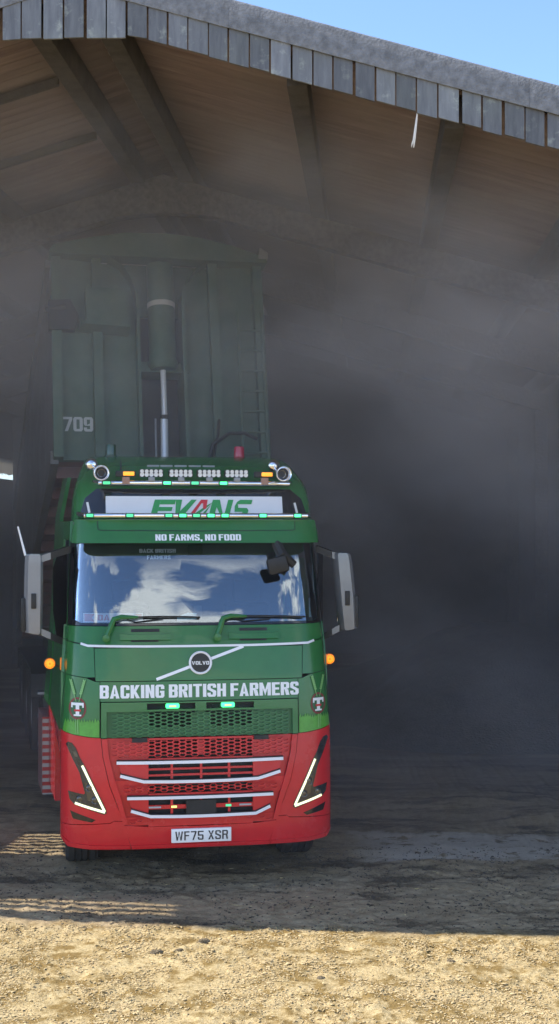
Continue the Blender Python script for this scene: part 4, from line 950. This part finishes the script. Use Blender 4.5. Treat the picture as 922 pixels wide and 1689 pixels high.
for s in (-1, 1):
    bm = new()
    pl = [(s * u, w_) for u, w_ in [(-.25, -.05)] + arcl]; inn = [(s * (u - .035), w_ + .02) for u, w_ in [(-.25, -.07)] + arcl]
    hpoly(bm, pl + inn[::-1], -.17, .30); obj('ram_channel', bm, TGREEN, hb_)
bm = new(); hpoly(bm, [(-1.27, 2.44), (-1.24, 2.50), (-.8, 2.61), (-.4, 2.69), (.1, 2.71), (.5, 2.68), (.9, 2.60), (1.30, 2.47), (1.30, 2.42)], -.12, .1); obj('roll_cover', bm, TGREEN, tr)
bm = new(); hpoly(bm, [(-1.28, 2.38), (1.32, 2.38), (1.32, 2.43), (-1.28, 2.43)], -.15, .04); obj('headboard_lip', bm, TGREEN, tr)
bm = new(); hpoly(bm, [(1.22, 2.44), (1.34, 2.42), (1.34, 2.52), (1.24, 2.58)], -.14, .05); obj('cover_bracket', bm, SILVER, tr)
RODM = mat('ram_chrome', (.70, .72, .76), .25, metal=.25, coat=.3)
# ram: outer tube hung in the channel, chrome stages below
bm = new(); tube(bm, [HB(.03, 2.34, -.02), HB(.03, 1.15, -.02)], .16, 28); ram = obj('ram', bm, TGREEN, tr)
bm = new(); tube(bm, [HB(.03, 1.86, -.02), HB(.03, 1.80, -.02)], .165, 28, caps=True); obj('ram_band', bm, mat('band', (.4, .39, .38), .6), ram)
bm = new(); tube(bm, [HB(.03, 1.15, -.02), HB(.03, 1.10, -.02), HB(.03, 1.04, -.02)], [.175, .18, .15], 28)
hpoly(bm, [(-.28, 1.02), (.34, 1.02), (.34, 1.14), (-.28, 1.14)], -.02, .2); obj('ram_collar', bm, TGREEN, ram)
bm = new(); tube(bm, [HB(.03, 1.05, -.02), HB(.03, .46, -.02)], .034, 16); obj('ram_stage', bm, RODM, ram)
bm = new(); tube(bm, [HB(.03, .49, -.02), HB(.03, .44, -.02)], .05, 16); obj('ram_gland', bm, BLACK, ram)
bm = new(); tube(bm, [HB(.025, .45, -.02), HB(.0, -1.6, .1)], .046, 16); obj('ram_stage', bm, RODM, ram)
bm = new(); tube(bm, [HB(-.075, .46, -.0), HB(-.08, -1.2, .1)], .012, 8); obj('hose', bm, SILVER, ram)
# box, lamps, ladder, lettering
bm = new(); hpoly(bm, [(-.88, 1.50), (-.40, 1.47), (-.40, 1.92), (-.88, 1.92)], -.26, -.052); bxx = obj('locker', bm, TGREEN, tr)
bm = new(); hpoly(bm, [(-.95, 1.46), (-.38, 1.43), (-.38, 1.465), (-.95, 1.495)], -.30, -.052); obj('locker_shelf', bm, TGREEN, bxx)
bm = new(); hpoly(bm, [(-1.30, 1.45), (-1.0, 1.45), (-.95, 1.62), (-1.05, 1.82), (-1.30, 1.8)], -.14, -.062); tube(bm, [HB(-1.33, 1.7, -.1), HB(-1.1, 1.72, -.16)], .03, 8); obj('winch', bm, BLACK, tr)
bm = new()
for u in (.93, 1.22): tube(bm, [HB(u, -.05, -.13), HB(u, 1.75, -.13)], .018, 8)
for k in range(7): tube(bm, [HB(.93, .02 + .25 * k, -.13), HB(1.22, .02 + .25 * k, -.13)], .014, 8)
obj('ladder', bm, TGREEN, tr)
bm = new(); lathe(bm, [(0, .02), (.025, .015), (.03, 0), (0, 0)], aim(HB(-1.19, 1.98, -.065), (0, -1, 0)), 16); obj('marker_lamp', bm, MARKW, tr)
bm = new(); b_ = bmesh.new(); box(b_, -.012, .012, -.02, .02, -.04, .04, bev=.004); join(bm, b_, Matrix.Translation(HB(1.225, 1.76, -.08))); obj('marker_lamp', bm, MARKA, tr)
b_ = block('709', -1.145, -.80, .29, .46, w=.72, s=.24, b=.17, gap=.08)
for v in b_.verts: v.co = HB(v.co.x, v.co.z, -.004)
bm = new(); join(bm, b_); obj('fleet_number', bm, GREYTXT, tr)
bm = new(); tube(bm, [HB(.45, -.3, -.1), HB(.55, .08, -.22), HB(.75, .22, -.2), HB(.95, .25, -.14), HB(1.1, .18, -.14)], .022, 8); tube(bm, [HB(.5, -.3, -.1), HB(.62, .2, -.2), HB(.66, .42, -.1)], .018, 8); obj('hose', bm, BLACK, tr)
bm = new(); box(bm, -1.24, -1.19, -.10, -.065, .0, .05); b2 = bmesh.new(); join(b2, bm, TB); obj('corner_marker', b2, SILVER, tr)
# body sides and floor
for s in (-1, 1):
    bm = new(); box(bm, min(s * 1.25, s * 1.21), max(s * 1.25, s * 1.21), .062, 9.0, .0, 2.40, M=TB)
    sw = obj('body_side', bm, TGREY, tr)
    bm = new(); box(bm, min(s * 1.30, s * 1.20), max(s * 1.30, s * 1.20), .0, 9.05, 2.40, 2.50, M=TB); box(bm, min(s * 1.29, s * 1.20), max(s * 1.29, s * 1.20), .0, 9.05, -.1, .06, M=TB); obj('rail', bm, TGREY, sw)
bm = new(); box(bm, -1.2, 1.2, .07, 9.0, -.02, .04, M=TB)
for k in range(12): box(bm, -1.2, 1.2, .3 + .72 * k, .38 + .72 * k, -.16, -.02, M=TB)
for s in (-1, 1): box(bm, s * .45 - .05, s * .45 + .05, .1, 9.0, -.36, -.16, M=TB)
obj('body_floor', bm, TRED, tr)
bm = new(); box(bm, -1.21, 1.21, 9.01, 9.06, .0, 2.4, M=TB); obj('tailgate', bm, TGREEN, tr)
bm = new()
for s in (-1, 1): box(bm, s * .48 - .06, s * .48 + .06, .9, 8.7, .98, 1.28)
for y in (1.2, 3, 4.6, 6, 7.4, 8.6): box(bm, -.42, .42, y - .06, y + .06, 1.0, 1.2)
obj('trailer_chassis', bm, TRED, tr)
for y in (4.6, 5.95, 7.3):
    for s in (-1, 1): wheel(tr, s * 1.06, y, .43, .53, .38, s)
    bm = new(); box(bm, -.95, .95, y - .07, y + .07, .36, .5); obj('axle', bm, BLACK, tr)
for s in (-1, 1):
    bm = new(); arc = [(y_, z_) for y_, z_ in ((3.95, .75), (4.0, 1.05), (4.3, 1.12), (7.6, 1.12), (7.9, 1.05), (7.95, .75))]
    loft(bm, [[(s * .85, y, z), (s * 1.27, y, z), (s * 1.27, y, z + .03), (s * .85, y, z + .03)] for y, z in arc]); obj('mudguard', bm, BLACK, tr)
    bm = new(); box(bm, min(s * 1.1, s * 1.24), max(s * 1.1, s * 1.24), 2.0, 2.14, .05, 1.0, bev=.01); box(bm, min(s * 1.05, s * 1.28), max(s * 1.05, s * 1.28), 1.92, 2.22, .0, .05); obj('landing_leg', bm, BLACK, tr)

# ------------------------------------------------------------------ the dust hanging in the shed
bm = new(); y0, y1 = .35, LEN - .1
sec = [(xw + .03, GZ - .3), (xw2 - .03, GZ - .3), (xw2 - .03, zr(xw2) - .03), (RX, RZ - .03), (xw + .03, zr(xw) - .03)]
loft(bm, [[(x, y, z) for x, z in sec] for y in (y0, y1)])
dm = bpy.data.materials.new('dust'); dm.use_nodes = True; t = dm.node_tree
for n in list(t.nodes):
    if n.type != 'OUTPUT_MATERIAL': t.nodes.remove(n)
o_ = [n for n in t.nodes if n.type == 'OUTPUT_MATERIAL'][0]
pv = t.nodes.new('ShaderNodeVolumePrincipled'); pv.inputs['Color'].default_value = (.85, .85, .935, 1); pv.inputs['Anisotropy'].default_value = -.2
tcg = t.nodes.new('ShaderNodeTexCoord'); P_ = tcg.outputs['Object']
sp = t.nodes.new('ShaderNodeSeparateXYZ'); t.links.new(P_, sp.inputs[0])
wm = t.nodes.new('ShaderNodeMapping'); wm.inputs['Rotation'].default_value = (0, R(28), 0); wm.inputs['Scale'].default_value = (.75, .9, 1.25); t.links.new(P_, wm.inputs[0])
d1 = gnoise(.5, 7, .64, wm.outputs[0]); hz_ = rng(sp.outputs[2], 2.6, 6.9, .26, 1.22); dy = rng(sp.outputs[1], .35, 2.6, .8, 1.0)
dd = mth('MULTIPLY', mth('MULTIPLY', rng(d1, .41, .68, .28, 1.9), hz_), mth('MULTIPLY', dy, .10))
dd = mth('MULTIPLY', dd, rng(sp.outputs[0], -1.2, 3.6, .80, 1.65))
t.links.new(dd, pv.inputs['Density']); t.links.new(pv.outputs[0], o_.inputs['Volume'])
dust = obj('dust_cloud', bm, dm, kind='stuff'); dust.location = BO; dust.rotation_euler = (0, 0, -BYAW)
